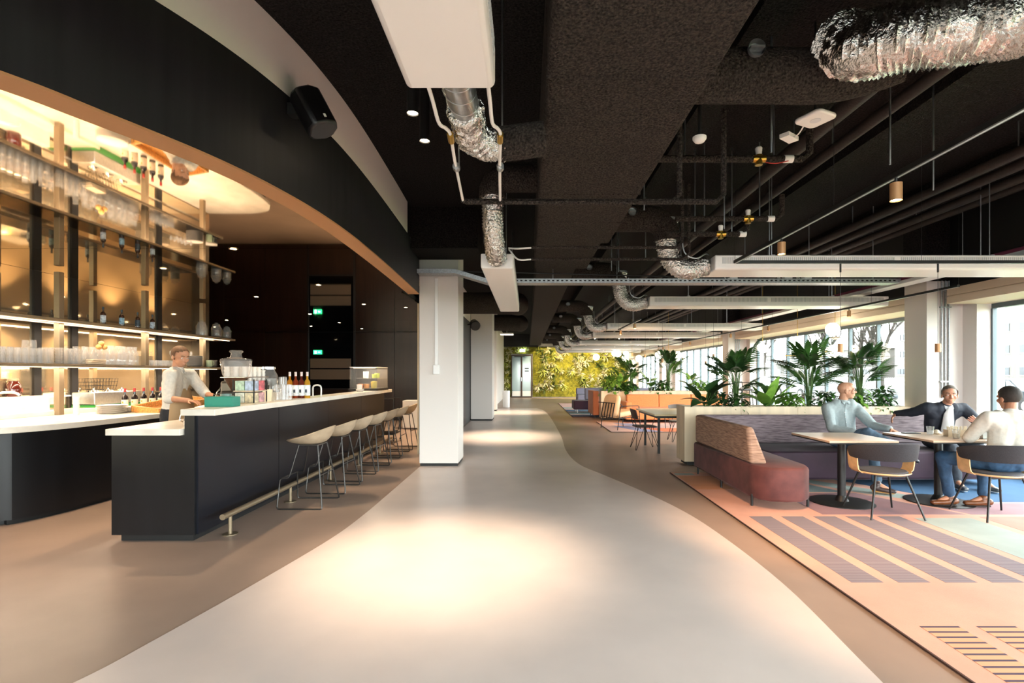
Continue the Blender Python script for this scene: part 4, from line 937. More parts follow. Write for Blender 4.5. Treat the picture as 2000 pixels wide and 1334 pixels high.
patch([(2.5, 5.34), (4.7, 5.34), (4.7, 5.8), (2.3, 5.8)], MAUV, 'patch')
patch([(1.0, 6.35), (1.8, 6.35), (1.35, 7.3), (.9, 7.3)], TEALP, 'patch')
patch([(1.95, 6.35), (2.45, 5.85), (2.75, 5.85), (1.6, 7.3), (1.42, 7.3)], MINT, 'patch')
patch([(2.85, 5.85), (4.7, 5.85), (4.7, 7.3), (2.0, 7.3)], BLUE, 'patch')
patch([(.02, 7.42), (.30, 7.42), (.30, 7.55), (.02, 7.55)], MINT, 'patch'); patch([(.02, 6.5), (.5, 6.5), (.5, 7.35), (.02, 7.35)], linemat('orange_line_stripe', 'e0a27c', 'cf8e68', .05, .4), 'stripe')
def rug(label, loc, w, d, quads):
    t = thing('rug', label, 'rug', loc); MB().box(0, w, 0, d, .0032, .012).build('pile', rugmat('blush_rug', 'd7b2a6'), t)
    MB().box(-.02, w, -.02, -.001, .0032, .013).box(-.02, -.001, 0, d, .0032, .013).build('border', mat('dark_rug_binding', '4a2e24', .8), t)
    for q, m in quads: MB().prism(q, .0122, .0132).build('patch', m, t, smooth=False)
ORG = rugmat('orange_rug_patch', 'cf7048'); BLU2 = rugmat('lavender_rug_patch', '8591b8'); DKB = rugmat('navy_rug_patch', '3d4763')
rug('blush rug with blue and orange blocks under the cream armchair', (2.13, 12.95, 0), 4.0, 2.75, [([(.75, .05), (1.3, .05), (.6, 1.5), (.25, 1.5)], BLU2), ([(1.35, .05), (2.3, .05), (1.9, .9), (.9, .9)], ORG), ([(.9, .95), (1.5, .95), (.9, 2.2), (.4, 2.2)], BLU2), ([(2.4, .05), (3.9, .05), (3.6, 1.0), (2.1, 1.0)], BLU2)])
rug('blue and mauve rug in front of the dark purple sofa', (1.55, 17.3, 0), 4.5, 8.5, [([(0, .1), (1.5, .1), (1.5, 1.0), (0, 1.0)], DKB), ([(0, 1.2), (1.5, 1.2), (1.5, 2.4), (0, 2.4)], TEALP), ([(0, 2.6), (1.5, 2.6), (1.5, 3.6), (0, 3.6)], BLUE), ([(0, 4.2), (1.2, 4.2), (1.2, 5.2), (0, 5.2)], MINT)])
# ---- planters
def planter(label, loc, L, D, H, m):
    t = thing('planter_box', label, 'planter', loc); th = .025
    n = 4; st = L/n
    for k in range(n):
        MB().box(k*st+.0015, (k+1)*st-.0015, 0, th, .075, H).build('front_panel', m, t, .002); MB().box(k*st+.0015, (k+1)*st-.0015, D-th, D, .075, H).build('rear_panel', m, t, .002)
    MB().box(0, th, th, D-th, .075, H).build('end_panel', m, t, .002); MB().box(L-th, L, th, D-th, .075, H).build('end_panel', m, t, .002)
    MB().box(.06, L-.06, .06, D-.06, .0135, .075).build('plinth', BLACKMATT, t); MB().box(th, L-th, th, D-th, .5, H-.06).build('soil', mat('dark_soil', '1d1611', .95, var=(30, .4), bump=(40, 1, .02)), t)
planter('pale wood planter box behind the purple corner bench', (2.51, 8.18, 0), 3.62, .44, .957, OAK)
planter('pale wood planter box behind the orange bench', (2.35, 16.3, 0), 3.75, .46, .93, OAK)
# ---- upholstery
def seat_block(outline, z0, z1, r, name, m, parent):
    """Cushion block: outline in plan with softened top and bottom edges."""
    n = len(outline); cx = sum(p[0] for p in outline)/n; cy_ = sum(p[1] for p in outline)/n; mb = MB()
    def off(d):
        res = []
        for i in range(n):
            a = Vector(outline[i-1]); b = Vector(outline[i]); c = Vector(outline[(i+1) % n]); e = ((b-a).normalized()+(c-b).normalized())
            e = e.normalized() if e.length > 1e-6 else Vector((1, 0)); nn = Vector((e.y, -e.x)); res.append((b.x-nn.x*d, b.y-nn.y*d))
        return res
    lay = [(r, z0), (r*.3, z0+r*.3), (0, z0+r)]+[(0, z1-r), (r*.3, z1-r*.3), (r, z1)]
    for d, z in lay: mb.v += [(x, y, z) for x, y in off(d)]
    for l in range(len(lay)-1):
        for i in range(n): j = (i+1) % n; mb.f.append((l*n+i, l*n+j, (l+1)*n+j, (l+1)*n+i))
    mb.f.append(tuple(reversed(range(n)))); mb.f.append(tuple(range((len(lay)-1)*n, len(lay)*n)))
    return mb.build(name, m, parent, ang=50)
VELV = mat('aubergine_velvet', '552624', .75, var=(5, .3, 5), sheen=.08, col2='6a3733'); VELP = mat('plum_velvet', '2f1a2b', .75, var=(4, .25, 4), sheen=.08)
def stripefab(name, c1, c2, sc):
    return mat(name, c1, .85, var=(22, .28, 5), col2=c2, stretch=sc, bump=(150, .3, .003))
TWEED = stripefab('mauve_streaked_tweed', '5a4c52', '8a7b80', (.35, .35, 4)); TWEEDLIT = stripefab('mauve_streaked_tweed_warm_lit', '8a6a5c', 'b8967f', (.35, .35, 4))  # second tweed is the side copy, warm spot light painted into its colour
LEGM = BLACKMET
t = thing('corner_bench', 'curved corner bench with plum velvet seat and streaked mauve backrest', 'bench', (0, 0, .0135))
ret = [(2.48, 7.62), (2.48, 5.78), (2.52, 5.6), (2.62, 5.50), (2.78, 5.46), (2.95, 5.48), (3.07, 5.58), (3.12, 5.74), (3.13, 6.3), (3.13, 7.62)]
seat_block(ret, .085, .455, .035, 'side_seat', VELV, t)
seat_block([(3.136, 6.66), (6.15, 6.66), (6.15, 7.62), (3.136, 7.62)], .085, .455, .035, 'rear_seat', VELP, t)
# side backrest: tapered
def slab(p, name, m):
    mb = MB(); mb.v = p; mb.f = [(0, 3, 2, 1), (4, 5, 6, 7), (0, 1, 5, 4), (1, 2, 6, 5), (2, 3, 7, 6), (3, 0, 4, 7)]; return mb.build(name, m, t, .03, seg=3)
slab([(2.50, 5.74, .457), (2.68, 5.70, .457), (2.68, 7.44, .457), (2.50, 7.62, .457), (2.50, 5.84, .86), (2.57, 5.82, .86), (2.60, 7.52, .86), (2.50, 7.62, .86)], 'side_backrest', TWEEDLIT)
slab([(2.69, 7.45, .457), (6.15, 7.45, .457), (6.15, 7.64, .457), (2.51, 7.64, .457), (2.61, 7.53, .86), (6.15, 7.53, .86), (6.15, 7.64, .86), (2.51, 7.64, .86)], 'rear_backrest', TWEED)
for x, y in ((2.50, 5.70), (3.10, 5.66), (2.50, 7.5), (2.5, 6.6), (3.3, 6.75), (4.6, 6.72), (6.0, 6.72), (3.3, 7.5), (6.0, 7.5)):
    MB().cyl((x, y, 0), (x, y, .13 if x < 2.6 and y < 5.8 else .12), .014, n=10).build('leg', LEGM, t)
# ---- pedestal tables
TOP = mat('pale_laminate_top', 'c6ab92', .35, var=(5, .06)); 
def ped(label, loc):
    t = thing('cafe_table', label, 'table', loc, group='square pedestal tables')
    MB().box(-.37, .37, -.395, .395, .728, .750).build('table_top', TOP, t, .003); MB().box(-.37, .37, -.395, .395, .715, .7275).build('edge_board', BLACKMET, t, .002)
    MB().cyl((0, 0, .03), (0, 0, .70), .042, n=20).build('column', BLACKMET, t); MB().lathe([(.04, .02), (.075, .02), (.045, .08), (.042, .08)], 24).build('collar', BLACKMET, t)
    MB().lathe([(0, 0.0), (.33, 0.0), (.33, .008), (.31, .014), (.1, .02), (0, .02)], 40).build('base', BLACKMET, t)
    MB().box(-.2, .2, -.04, .04, .70, .715).box(-.04, .04, -.2, .2, .70, .715).build('spider', BLACKMET, t)
    for x in (-.17, .17): MB().cyl((x, -.05, .69), (x, -.05, .70), .008).build('bolt', STEEL, t)
    return t
ped('square pedestal table with pale top nearest the side of the corner bench', (3.59, 5.85, .0135)); ped('square pedestal table with drinks and a straw box on it', (4.72, 5.88, .0135))
# ---- shell chairs
PLY = wood('golden_plywood', 'e0b986', .15, (1, 1, 1), .4, 14); UPH = mat('charcoal_wool', '2b282c', .9, var=(120, .25, 2), sheen=.05); PADM = mat('grey_pad', '464449', .9, var=(120, .2, 2))
def shell_chair(label, loc, rz):
    t = thing('shell_chair', label, 'chair', loc, rz, 'plywood shell chairs')
    # seat: rounded plywood with upturned sides that hold the band
    se = arc(0, 0, .255, 0, 360, 40, .245)[:-1]
    m = MB(); lay = [(.0, .425), (.6, .427), (.9, .435), (1.0, .45)]
    n = len(se)
    mb = MB().lathe([(0, .422), (.16, .424), (.235, .434), (.256, .446), (.252, .456), (.228, .446), (.16, .437), (0, .435)], 40); mb.v = [(x, y*.97, z) for x, y, z in mb.v]; mb.build('seat_shell', PLY, t)
    pb = MB().lathe([(0, .437), (.19, .439), (.228, .452), (.215, .466), (.15, .468), (0, .462)], 40); pb.v = [(x, y*.97, z) for x, y, z in pb.v]; pb.build('seat_pad', PADM, t)
    for s in (-1, 1):
        a = MB(); nn = 10; w0 = .085
        prof = [(.20, .440), (.245, .447), (.268, .47), (.278, .52), (.283, .60), (.285, .66)]
        for lyr in (0, .011):
            for i, (rr, z) in enumerate(prof):
                for q in (-1, 1): a.v.append((s*(rr+lyr*(.9 if i > 1 else 0)), q*w0+.02, z-lyr*(.9 if i < 2 else 0)))
        k = len(prof)
        for l in (0, 1):
            for i in range(k-1): o = l*2*k; a.f.append((o+2*i, o+2*i+1, o+2*i+3, o+2*i+2))
        for i in range(k-1):
            for q in (0, 1): a.f.append((2*i+q, 2*i+2+q, 2*k+2*i+2+q, 2*k+2*i+q))
        a.f += [(0, 1, 2*k+1, 2*k), (2*k-2, 2*k-1, 4*k-1, 4*k-2)]
        a.build('arm_bracket', PLY, t)
    b = MB(); N = 36
    for i in range(N+1):
        f = i/N; ang = R(-200+220*f); e = abs(2*f-1)
        c_, s_ = cos(ang), sin(ang); zt = .765-.075*e**2.2; zb = .585+.012*e**2
        for rr, z in ((.300, zb), (.306, zb+.01), (.318+.012*(1-e), zt-.015), (.316+.012*(1-e), zt), (.298+.012*(1-e), zt), (.292, zt-.015), (.284, zb+.01), (.288, zb)):
            b.v.append((rr*c_, rr*s_*.93, z))
    for i in range(N):
        for k in range(8): l = (k+1) % 8; b.f.append((i*8+k, i*8+l, (i+1)*8+l, (i+1)*8+k))
    b.f += [tuple(range(8)), tuple(N*8+k for k in reversed(range(8)))]
    b.build('backrest', UPH, t, ang=50)
    for sx in (-1, 1):
        for sy in (-1, 1): MB().cyl((sx*.15, sy*.14, .428), (sx*.262, sy*.255, 0), .0115, .009, 10).build('leg', BLACKMET, t)
    for y_ in (-.14, .14): MB().box(-.16, .16, y_-.01, y_+.01, .41, .422).build('under_frame', BLACKMET, t)
    return t
shell_chair('empty charcoal shell chair turned towards the near table', (3.72, 5.37, .0135), R(-3))
shell_chair('charcoal shell chair with the man in the pale shirt on it', (4.81, 5.27, .0135), R(-5))
# ---- things on the tables
ZTB = .0135+.7505
def tumbler(label, x, y, fill):
    t = thing('drinking_glass', label, 'glass', (x, y, ZTB)); MB().lathe([(0, 0), (.03, 0), (.038, .1), (.0355, .1), (.028, .008), (0, .008)], 18).build('glass', GLASS, t)
    MB().lathe([(0, .0085), (.0275, .0085), (.031, .055), (0, .055)], 16).build('drink', fill, t); return t
tumbler('half full water glass beside the dark phone', 4.72, 6.0, glassmat('water', (.95, .98, 1), body=.25))
g = tumbler('glass of milky drink with a straw in front of the straw box', 4.74, 5.66, mat('milky', 'f0e2c8', .3)); MB().cyl((.0, 0, .02), (.035, .01, .125), .003, n=6).build('straw', WHITEMET, g)
tag(MB().box(-.09, .09, -.045, .045, 0, .009).build('phone', BLACKMET, None, .003), 'dark phone lying on the pedestal table', 'phone').location = (4.6, 6.14, ZTB)
t = thing('straw_box', 'open wooden box full of paper straws on the table', 'box', (4.93, 5.85, ZTB), R(-12))
MB().box(-.13, .13, -.05, .05, 0, .008).build('base', OAK, t)
for a in ((-.13, .13, -.05, -.043, .008, .075), (-.13, .13, .043, .05, .008, .075), (-.13, -.123, -.043, .043, .008, .075), (.123, .13, -.043, .043, .008, .075)): MB().box(*a).build('side', OAK, t)
for i in range(44):
    x = -.11+.22*random.random(); y = random.uniform(-.03, .03); MB().cyl((x, y, .01), (x*1.15, y*1.3, .105+random.uniform(0, .015)), .004, n=6).build('straw', LABW, t)
t = thing('napkin_holder', 'small steel napkin holder at the end of the straw box', 'holder', (5.045, 5.68, ZTB)); MB().box(-.025, .025, -.04, -.035, 0, .08).box(-.025, .025, .035, .04, 0, .08).box(-.025, .025, -.04, .04, 0, .004).build('frame', STEEL, t); MB().box(-.022, .022, -.033, .033, .005, .075).build('napkins', WHITEMET, t)
tag(MB().lathe([(0, 0), (.03, 0), (.05, .012), (.04, .02), (.02, .05), (0, .055)], 9).build('crumpled_napkin', LABW), 'crumpled cream napkin beside the water glass', 'napkin').location = (4.86, 6.08, ZTB)
# ---- long table with wire chairs behind the planter
t = thing('long_table', 'long pale table on black legs beyond the first planter', 'table', (2.3, 9.25, 0))
MB().box(0, 2.6, 0, 1.6, .715, .745).build('table_top', mat('cream_table_top', 'e5cfa8', .3), t, .006); MB().box(.05, 2.55, .05, 1.55, .67, .714).build('under_frame', BLACKMET, t)
for x in (.14, 2.46):
    for y in (.25, 1.35): MB().box(x-.02, x+.02, y-.02, y+.02, 0, .67).build('leg', BLACKMET, t)
GREYS = mat('grey_shell', '77726e', .5)
def wire_chair(label, loc, rz, m):
    t = thing('wire_leg_chair', label, 'chair', loc, rz, 'wire legged chairs at the long table')
    MB().prism(rrect(-.22, .22, -.21, .21, .08), .445, .462).build('seat', m, t, .006)
    b = MB()
    for i in range(13):
        f = i/12*2-1; yy = -.235+.05*f*f
        b.v += [(f*.21, yy, .60), (f*.21, yy+.018, .60), (f*.215, yy-.05+.018, .80-.02*f*f), (f*.215, yy-.05, .80-.02*f*f)]
    for i in range(12):
        for k in range(4): l = (k+1) % 4; b.f.append((4*i+k, 4*i+l, 4*i+4+l, 4*i+4+k))
    b.f += [(0, 1, 2, 3), (51, 50, 49, 48)]; b.build('backrest', m, t)
    for s in (-1, 1): MB().tube([(s*.12, -.19, .45), (s*.13, -.235, .62)], .008, 6).build('back_stay', BLACKMET, t)
    for sx in (-1, 1):
        for sy in (-1, 1): MB().tube([(sx*.06, sy*.15, .444), (sx*.22, sy*.23, .012), (sx*.235, sy*.22, .012), (sx*.17, sy*.05, .444)], .0065, 6).build('leg', BLACKMET, t)
    return t
wc = wire_chair('wire legged chair with dark red back pushed in at the table end', (2.30, 10.05, 0), R(-88), mat('dark_red_shell', '3b2421', .5))
wire_chair('grey wire legged chair on the far side of the long table', (3.35, 11.2, 0), R(178), GREYS); wire_chair('grey wire legged chair on the near side of the long table', (3.05, 9.1, 0), R(2), GREYS)
# ---- cream armchair
CREAM = mat('cream_leather', 'd8b48c', .5, var=(6, .08)); 
t = thing('armchair', 'cream leather armchair on a thin black metal frame', 'armchair', (2.50, 13.75, .0135), R(-62))
c = MB().prism(rrect(-.3, .3, -.3, .32, .07), -.07, .07).build('seat_cushion', CREAM, t, .05, seg=4); c.location = (0, 0, .41); c.rotation_euler = (R(6), 0, 0)
c = MB().prism(rrect(-.3, .3, -.3, .3, .14), -.075, .075).build('back_cushion', CREAM, t, .06, seg=4); c.location = (0, -.31, .62); c.rotation_euler = (R(76), 0, 0)
for s in (-1, 1):
    MB().tube([(s*.36, -.38, 0), (s*.36, -.28, .6), (s*.36, -.26, .62), (s*.36, .3, .62), (s*.36, .33, .60), (s*.36, .38, 0)], .011, 8).build('side_frame', BLACKMET, t)
    MB().cyl((s*.36, -.34, .3), (s*.36, .34, .34), .01, n=8).build('side_rail', BLACKMET, t)
MB().cyl((-.36, -.33, .3), (.36, -.33, .3), .01).cyl((-.36, .3, .33), (.36, .3, .33), .01).build('cross_rail', BLACKMET, t)
for x in (-.24, -.12, 0, .12, .24): MB().obox((x, -.42, .5), (.035, .01, .42), rx=R(-12)).build('strap', mat('dark_strap', '2a1f1b', .6), t)
MB().cyl((-.36, -.46, .70), (.36, -.46, .70), .01).build('top_rail', BLACKMET, t)
# ---- orange bench along the second planter
ORGF = mat('orange_wool', 'cf8450', .85, var=(60, .12), sheen=.06)
t = thing('orange_bench', 'orange upholstered bench with high back against the second planter', 'bench', (3.1, 15.2, .0135))
MB().box(0, 3.0, 0, .75, .1, .44).build('seat', ORGF, t, .03, seg=3)
for k in range(3): MB().box(k*1.0+.003, k*1.0+.997, .76, .98, .3, .82).build('backrest', ORGF, t, .03, seg=3)
MB().box(-.17, -.005, 0, .95, .1, .62).build('armrest', ORGF, t, .03, seg=3)
for x in (.1, 1.5, 2.9):
    for y in (.1, .85): MB().cyl((x, y, 0), (x, y, .1 if y < .5 else .3), .014).build('leg', BLACKMET, t)
t = thing('coffee_table', 'low round dark coffee table in front of the orange bench', 'table', (3.7, 14.0, .0135)); MB().lathe([(0, .33), (.42, .33), (.42, .35), (0, .35)], 28).build('table_top', BLACKMET, t)
for a in (30, 150, 270): MB().cyl((.3*cos(R(a)), .3*sin(R(a)), 0), (.2*cos(R(a)), .2*sin(R(a)), .33), .01).build('leg', BLACKMET, t)
# ---- purple sofa, wood end box, grey sofa far back
DPUR = mat('dark_aubergine_wool', '3a2030', .9, sheen=.06); GRYF = mat('lilac_grey_wool', '7f7f90', .9, sheen=.06); TAN2 = mat('tan_wool', 'a86a4c', .85, sheen=.06)
t = thing('purple_sofa', 'dark aubergine sofa with lilac grey back beyond the second planter', 'sofa', (1.74, 19.2, .0135))
MB().box(0, 3.2, 0, .9, .12, .45).build('seat', DPUR, t, .04, seg=3); MB().box(.5, 3.2, .7, .95, .452, .92).build('backrest', GRYF, t, .05, seg=3)
for x in (.15, 3.0):
    for y in (.1, .8): MB().cyl((x, y, 0), (x, y, .12), .02).build('leg', STEEL, t)
t = thing('tan_end_sofa', 'tan high backed seat butted against the far side of the planter', 'sofa', (2.15, 16.8, .0135))
MB().box(0, .2, 0, 1.35, .1, .9).build('backrest', TAN2, t, .03, seg=3); MB().box(.202, .9, 0, 1.35, .1, .44).build('seat', TAN2, t, .03, seg=3)
for x in (.08, .85):
    for y in (.1, 1.25): MB().cyl((x, y, 0), (x, y, .1), .015).build('leg', BLACKMET, t)
t = thing('grey_pouf_sofa', 'pale grey low sofa in front of the green wall', 'sofa', (2.5, 25.5, 0)); MB().box(0, 2.6, 0, .9, .05, .42).build('seat', GRYF, t, .05, seg=3); MB().box(0, 2.6, .6, .9, .422, .75).build('backrest', GRYF, t, .05, seg=3)
t = thing('side_table', 'small round dark side table beside the purple sofa', 'table', (2.75, 18.5, .0135)); MB().lathe([(0, .70), (.3, .70), (.3, .72), (0, .72)], 24).cyl((0, 0, .015), (0, 0, .70), .03).build('top_and_column', BLACKMET, t); MB().lathe([(0, 0), (.2, 0), (.2, .015), (0, .015)], 24).build('base', BLACKMET, t)
t = thing('waste_bin', 'white cylindrical waste bin by the far left wall', 'bin', (-.93, 22.6, 0)); MB().lathe([(0, 0), (.15, 0), (.165, .7), (.16, .73), (.14, .735), (.14, .6), (0, .58)], 24).build('body', WHITEMET, t); MB().lathe([(.141, .70), (.15, .736), (.135, .736)], 24).build('rim', STEEL, t)
# high bar chairs seen behind the plants
for i, (x, y) in enumerate(((4.95, 11.6), (5.2, 12.4))):
    t = thing('high_stool', 'thin black metal high stool by the window, %s the planter' % ('nearer', 'further from')[i], 'stool', (x, y, 0), R(20*i), 'black high stools'); 
    for sx in (-1, 1):
        for sy in (-1, 1): MB().cyl((sx*.22, sy*.22, 0), (sx*.15, sy*.15, 1.1), .011, n=8).build('leg', BLACKMET, t)
    for z in (.35, .7, .95): w_ = .22-.07*z/1.1; MB().tube([(-w_, -w_, z), (w_, -w_, z), (w_, w_, z), (-w_, w_, z)], .008, 6, closed=True).build('rung', BLACKMET, t)
    MB().prism(rrect(-.18, .18, -.18, .18, .05), 1.1, 1.12).build('seat', BLACKMET, t, .005); MB().tube([(-.17, .17, 1.1), (-.2, .22, 1.28), (.2, .22, 1.28), (.17, .17, 1.1)], .01, 6).build('back_rail', BLACKMET, t)
# conduits on the right columns
for i, y in enumerate((7.95, 15.8, 23.6)):
    t = thing('pipe_conduits', 'three grey vertical conduits on the white column, %s' % ('nearest the dining tables', 'between the two planters', 'furthest back')[i], 'conduit', (6.42, y-.02, 0), group='column conduits')
    for k in range(3): MB().cyl((k*.055, 0, 1.1), (k*.055, 0, 2.92), .012, n=10).build('pipe', GALV, t)
    for z in (1.35, 2.5): MB().box(-.03, .14, -.018, .018, z, z+.02).build('clamp', GALV, t)
t = thing('column_sounder', 'small white round alarm on the nearest white column', 'alarm', (6.69, 7.945, 2.72)); o = MB().lathe([(0, 0), (.06, 0), (.055, .04), (.03, .05), (0, .05)], 18).build('body', WHITEMET, t); o.rotation_euler = (pi/2, 0, 0); MB().box(-.03, .03, -.005, .003, -.075, -.05).build('tab', WHITEMET, t)
# ================================================================ PLANTS AND GREEN WALL
LEAF = mat('dark_green_leaf', '2f5226', .4, var=(6, .3, 3), col2='4b7a34', spec=.4); LEAF2 = mat('fresh_green_leaf', '5d8c2f', .4, var=(6, .25, 3), col2='83ad47'); STEM = mat('green_stem', '4d6a33', .6)
LEAF3 = mat('deep_green_leaf', '23401f', .4, var=(6, .3, 3), col2='355a2a')
def blade(L, w, droop, fold=.25, n=7, tip=1.6):
    """Leaf along +x bending down; returns MB."""
    m = MB()
    for i in range(n+1):
        f = i/n; x = L*f; z = -droop*f*f*L; ww = w*(sin(pi*min(1, f**.75))**.9)*(1 if f < 1 else 0)+.0008
        m.v += [(x, -ww, z+ww*fold), (x, 0, z), (x, ww, z+ww*fold)]
    for i in range(n):
        a = 3*i; m.f += [(a, a+3, a+4, a+1), (a+1, a+4, a+5, a+2)]
    return m
big = [blade(.34, .085, d, .25).mesh('leaf', LEAF2 if d < .4 else LEAF) for d in (.1, .3, .55)]
bigd = [blade(.42, .11, d, .2).mesh('leaf', LEAF3) for d in (.15, .4, .65)]
def frond_mesh(L, m, nl=14, lw=.017, ll=.27, bend=.5):
    o = MB(); rib = []
    for i in range(9):
        f = i/8; rib.append(Vector((L*f*(1-.15*f), 0, L*(.25*f-bend*f*f))))
    o.tube(rib, [.006*(1-.7*i/8) for i in range(9)], 4)
    for i in range(nl):
        f = .28+.72*i/(nl-1); k = f*8; j = min(7, int(k)); p = rib[j].lerp(rib[j+1], k-j)
        for s in (-1, 1):
            b = blade(ll*(.6+.5*sin(pi*(f*.8+.1))), lw, .55, .3, 4); yaw = s*R(62-38*f)
            M = Matrix.Translation(p) @ Matrix.Rotation(yaw, 4, 'Z') @ Matrix.Rotation(R(8-25*f), 4, 'Y')
            o.add([M @ Vector(v) for v in b.v], b.f)
    return o.mesh('frond', m)
fronds = [frond_mesh(.62, LEAF, bend=.35), frond_mesh(.55, LEAF3, bend=.6), frond_mesh(.7, LEAF, bend=.15)]
def broad(label, loc, n, seed, meshes, stalk=(.15, .4), sc=1.0):
    r = random.Random(seed); t = thing('broadleaf_plant', label, 'plant', loc)
    st_ = MB()
    for i in range(n):
        a = 2.4*i+r.uniform(-.3, .3); h = r.uniform(*stalk)*(1.15-.5*i/n); lean = r.uniform(.05, .16)
        p = Vector((cos(a)*lean, sin(a)*lean*.6, h)); st_.tube([(0, 0, -.03), p*.5+Vector((0, 0, h*.1)), p], .006, 5, cap=False)
        o = link('leaf', r.choice(meshes), t); o.location = p; o.rotation_euler = (r.uniform(-.2, .2), -r.uniform(.35, 1.25), a); s = r.uniform(.75, 1.15)*sc; o.scale = (s, s, s)
    st_.build('stalks', STEM, t); return t
def palm(label, loc, H, n, seed, sc=1.0):
    r = random.Random(seed); t = thing('palm_plant', label, 'plant', loc); st_ = MB()
    for i in range(n):
        a = 2.4*i+r.uniform(-.4, .4); h = H*(.35+.65*r.random()) if i > 2 else H*(.8+.2*r.random()); p = Vector((cos(a)*.06, sin(a)*.05, h)); st_.tube([(cos(a)*.02, sin(a)*.02, -.03), p*.6, p], [.011, .009, .007], 5, cap=False)
        o = link('frond', r.choice(fronds), t); o.location = p; o.rotation_euler = (0, -r.uniform(.3, 1.15), a); s = r.uniform(.75, 1.1)*sc; o.scale = (s, s, s)
    st_.build('stems', STEM, t); return t
def bush(label, loc, w, h, n, seed, m, ll=.1, name='leafy_plant'):
    r = random.Random(seed); t = thing(name, label, 'plant', loc); o = MB()
    for i in range(n):
        a = r.uniform(0, 2*pi); d = r.random()**.6; z = r.uniform(.0, 1); p = Vector((cos(a)*d*w*(1-.4*z), sin(a)*d*w*.6*(1-.4*z), z*h))
        b = blade(ll*r.uniform(.7, 1.4), ll*.26, .5, .25, 4); M = Matrix.Translation(p) @ Matrix.Rotation(a+r.uniform(-.6, .6), 4, 'Z') @ Matrix.Rotation(-r.uniform(-.4, 1.0), 4, 'Y'); o.add([M @ Vector(v) for v in b.v], b.f)
    ob = o.build('foliage', m, t, fix=False); ob['kind'] = 'stuff'
    MB().cyl((0, 0, -.03), (0, 0, h*.7), .008, n=6).build('stem', STEM, t); return t
zp = .897; yp = 8.40
broad('dark broad leaved plant at the near end of the first planter', (2.93, yp, zp), 11, 11, bigd, (.08, .34), 1.0)
bush('low dark trailing plant between the broad leaves and the first palm', (3.20, yp-.05, zp), .2, .26, 130, 12, LEAF3, .09)
palm('tall palm in the first planter in front of the second column', (3.42, yp, zp), .62, 16, 13, .85)
bush('fern hanging over the front edge of the first planter', (3.42, yp-.12, zp+.03), .16, .2, 70, 14, LEAF, .11)
broad('upright pointed leaf lily in the first planter', (3.95, yp, zp), 14, 15, big, (.06, .32), 1.15)
bush('low bright green plant beside the pointed leaf lily', (4.32, yp-.04, zp), .24, .24, 150, 16, LEAF2, .1)
palm('middle palm in the first planter left of the bald man', (4.62, yp, zp), .72, 18, 17, .85)
bush('dark leafy plant at the foot of the middle palm', (4.85, yp-.03, zp), .26, .28, 150, 18, LEAF, .11)
palm('palm in the first planter behind the bald man', (5.45, yp, zp), .80, 19, 19, .85)
bush('dense bright green plant behind the bald man', (5.35, yp-.04, zp), .26, .36, 170, 20, LEAF2, .12)
bush('dense leafy plant at the window end of the first planter', (5.80, yp-.03, zp), .24, .34, 160, 21, LEAF, .12)
zp = .87; yp = 16.52
bush('yellow green bushy plant at the near end of the second planter', (2.75, yp, zp), .4, .5, 260, 31, LEAF2, .18)
broad('tall light green leaf plant at the near end of the second planter', (3.0, yp, zp), 10, 32, big, (.3, .75), 1.3)
palm('palm behind the yellow green bush in the second planter', (3.35, yp, zp), .75, 15, 33, .85)
bush('trailing green plant in the second planter above the armchair', (3.25, yp-.1, zp), .35, .3, 150, 34, LEAF, .16)
broad('small broad leaved plant in the middle of the second planter', (3.95, yp, zp), 8, 35, big, (.15, .5), 1.0)
palm('palm in the middle of the second planter', (4.55, yp, zp), 1.0, 17, 36, 1.0)
bush('leafy plant under the middle palm of the second planter', (4.35, yp, zp), .4, .34, 160, 37, LEAF, .16)
broad('light leaved plant right of the middle of the second planter', (5.25, yp, zp), 9, 38, big, (.25, .6), 1.1)
bush('bushy plant at the window end of the second planter', (5.6, yp, zp), .4, .35, 160, 39, LEAF2, .16)
# ---- moss wall with leaf clumps
MOSS = mat('yellow_green_moss', '74781c', .95, var=(7, .5, 6), col2='a39c2e', bump=(25, 1.0, .06))
gw = thing('green_wall', 'yellow green moss wall filling the far end of the room', 'green wall', (0, 31.86, 0))
m = MB(); nx, nz = 90, 40
def moss(x0, x1, z0, z1, nm):
    m = MB(); nx = max(4, int((x1-x0)*12)); nz = max(4, int((z1-z0)*12))
    for i in range(nx+1):
        for k in range(nz+1):
            x = x0+(x1-x0)*i/nx; z = z0+(z1-z0)*k/nz; m.v.append((x, -.06-.10*max(0, mnoise.noise((x*2.2, z*2.2, 1)))-.05*mnoise.noise((x*7, z*7, 4)), z))
    for i in range(nx):
        for k in range(nz): a = i*(nz+1)+k; m.f.append((a, a+nz+1, a+nz+2, a+1))
    m.build(nm, MOSS, gw, ang=80)
moss(.34, 6.2, .05, 3.14, 'moss_panel'); moss(-1.44, -1.02, .05, 3.14, 'moss_panel'); moss(-1.02, .34, 2.72, 3.14, 'moss_panel')
clm = []
for s_, (mt, ll, nn) in enumerate(((mat('pale_fern_leaf', 'c9c39a', .5, var=(8, .3)), .3, 18), (mat('olive_leaf', '4b5a26', .5, var=(8, .3)), .32, 16), (mat('bright_fern_leaf', 'a3a84e', .5, var=(8, .25)), .36, 18))):
    r = random.Random(50+s_); o = MB()
    for i in range(nn):
        b = blade(ll*r.uniform(.6, 1.1), ll*.13, .8, .3, 5); M = Matrix.Rotation(r.uniform(0, 2*pi), 4, 'Y') @ Matrix.Rotation(-R(r.uniform(25, 70)), 4, 'Z'); o.add([M @ Vector(v) for v in b.v], b.f)
    clm.append(o.mesh('leaf_clump', mt))
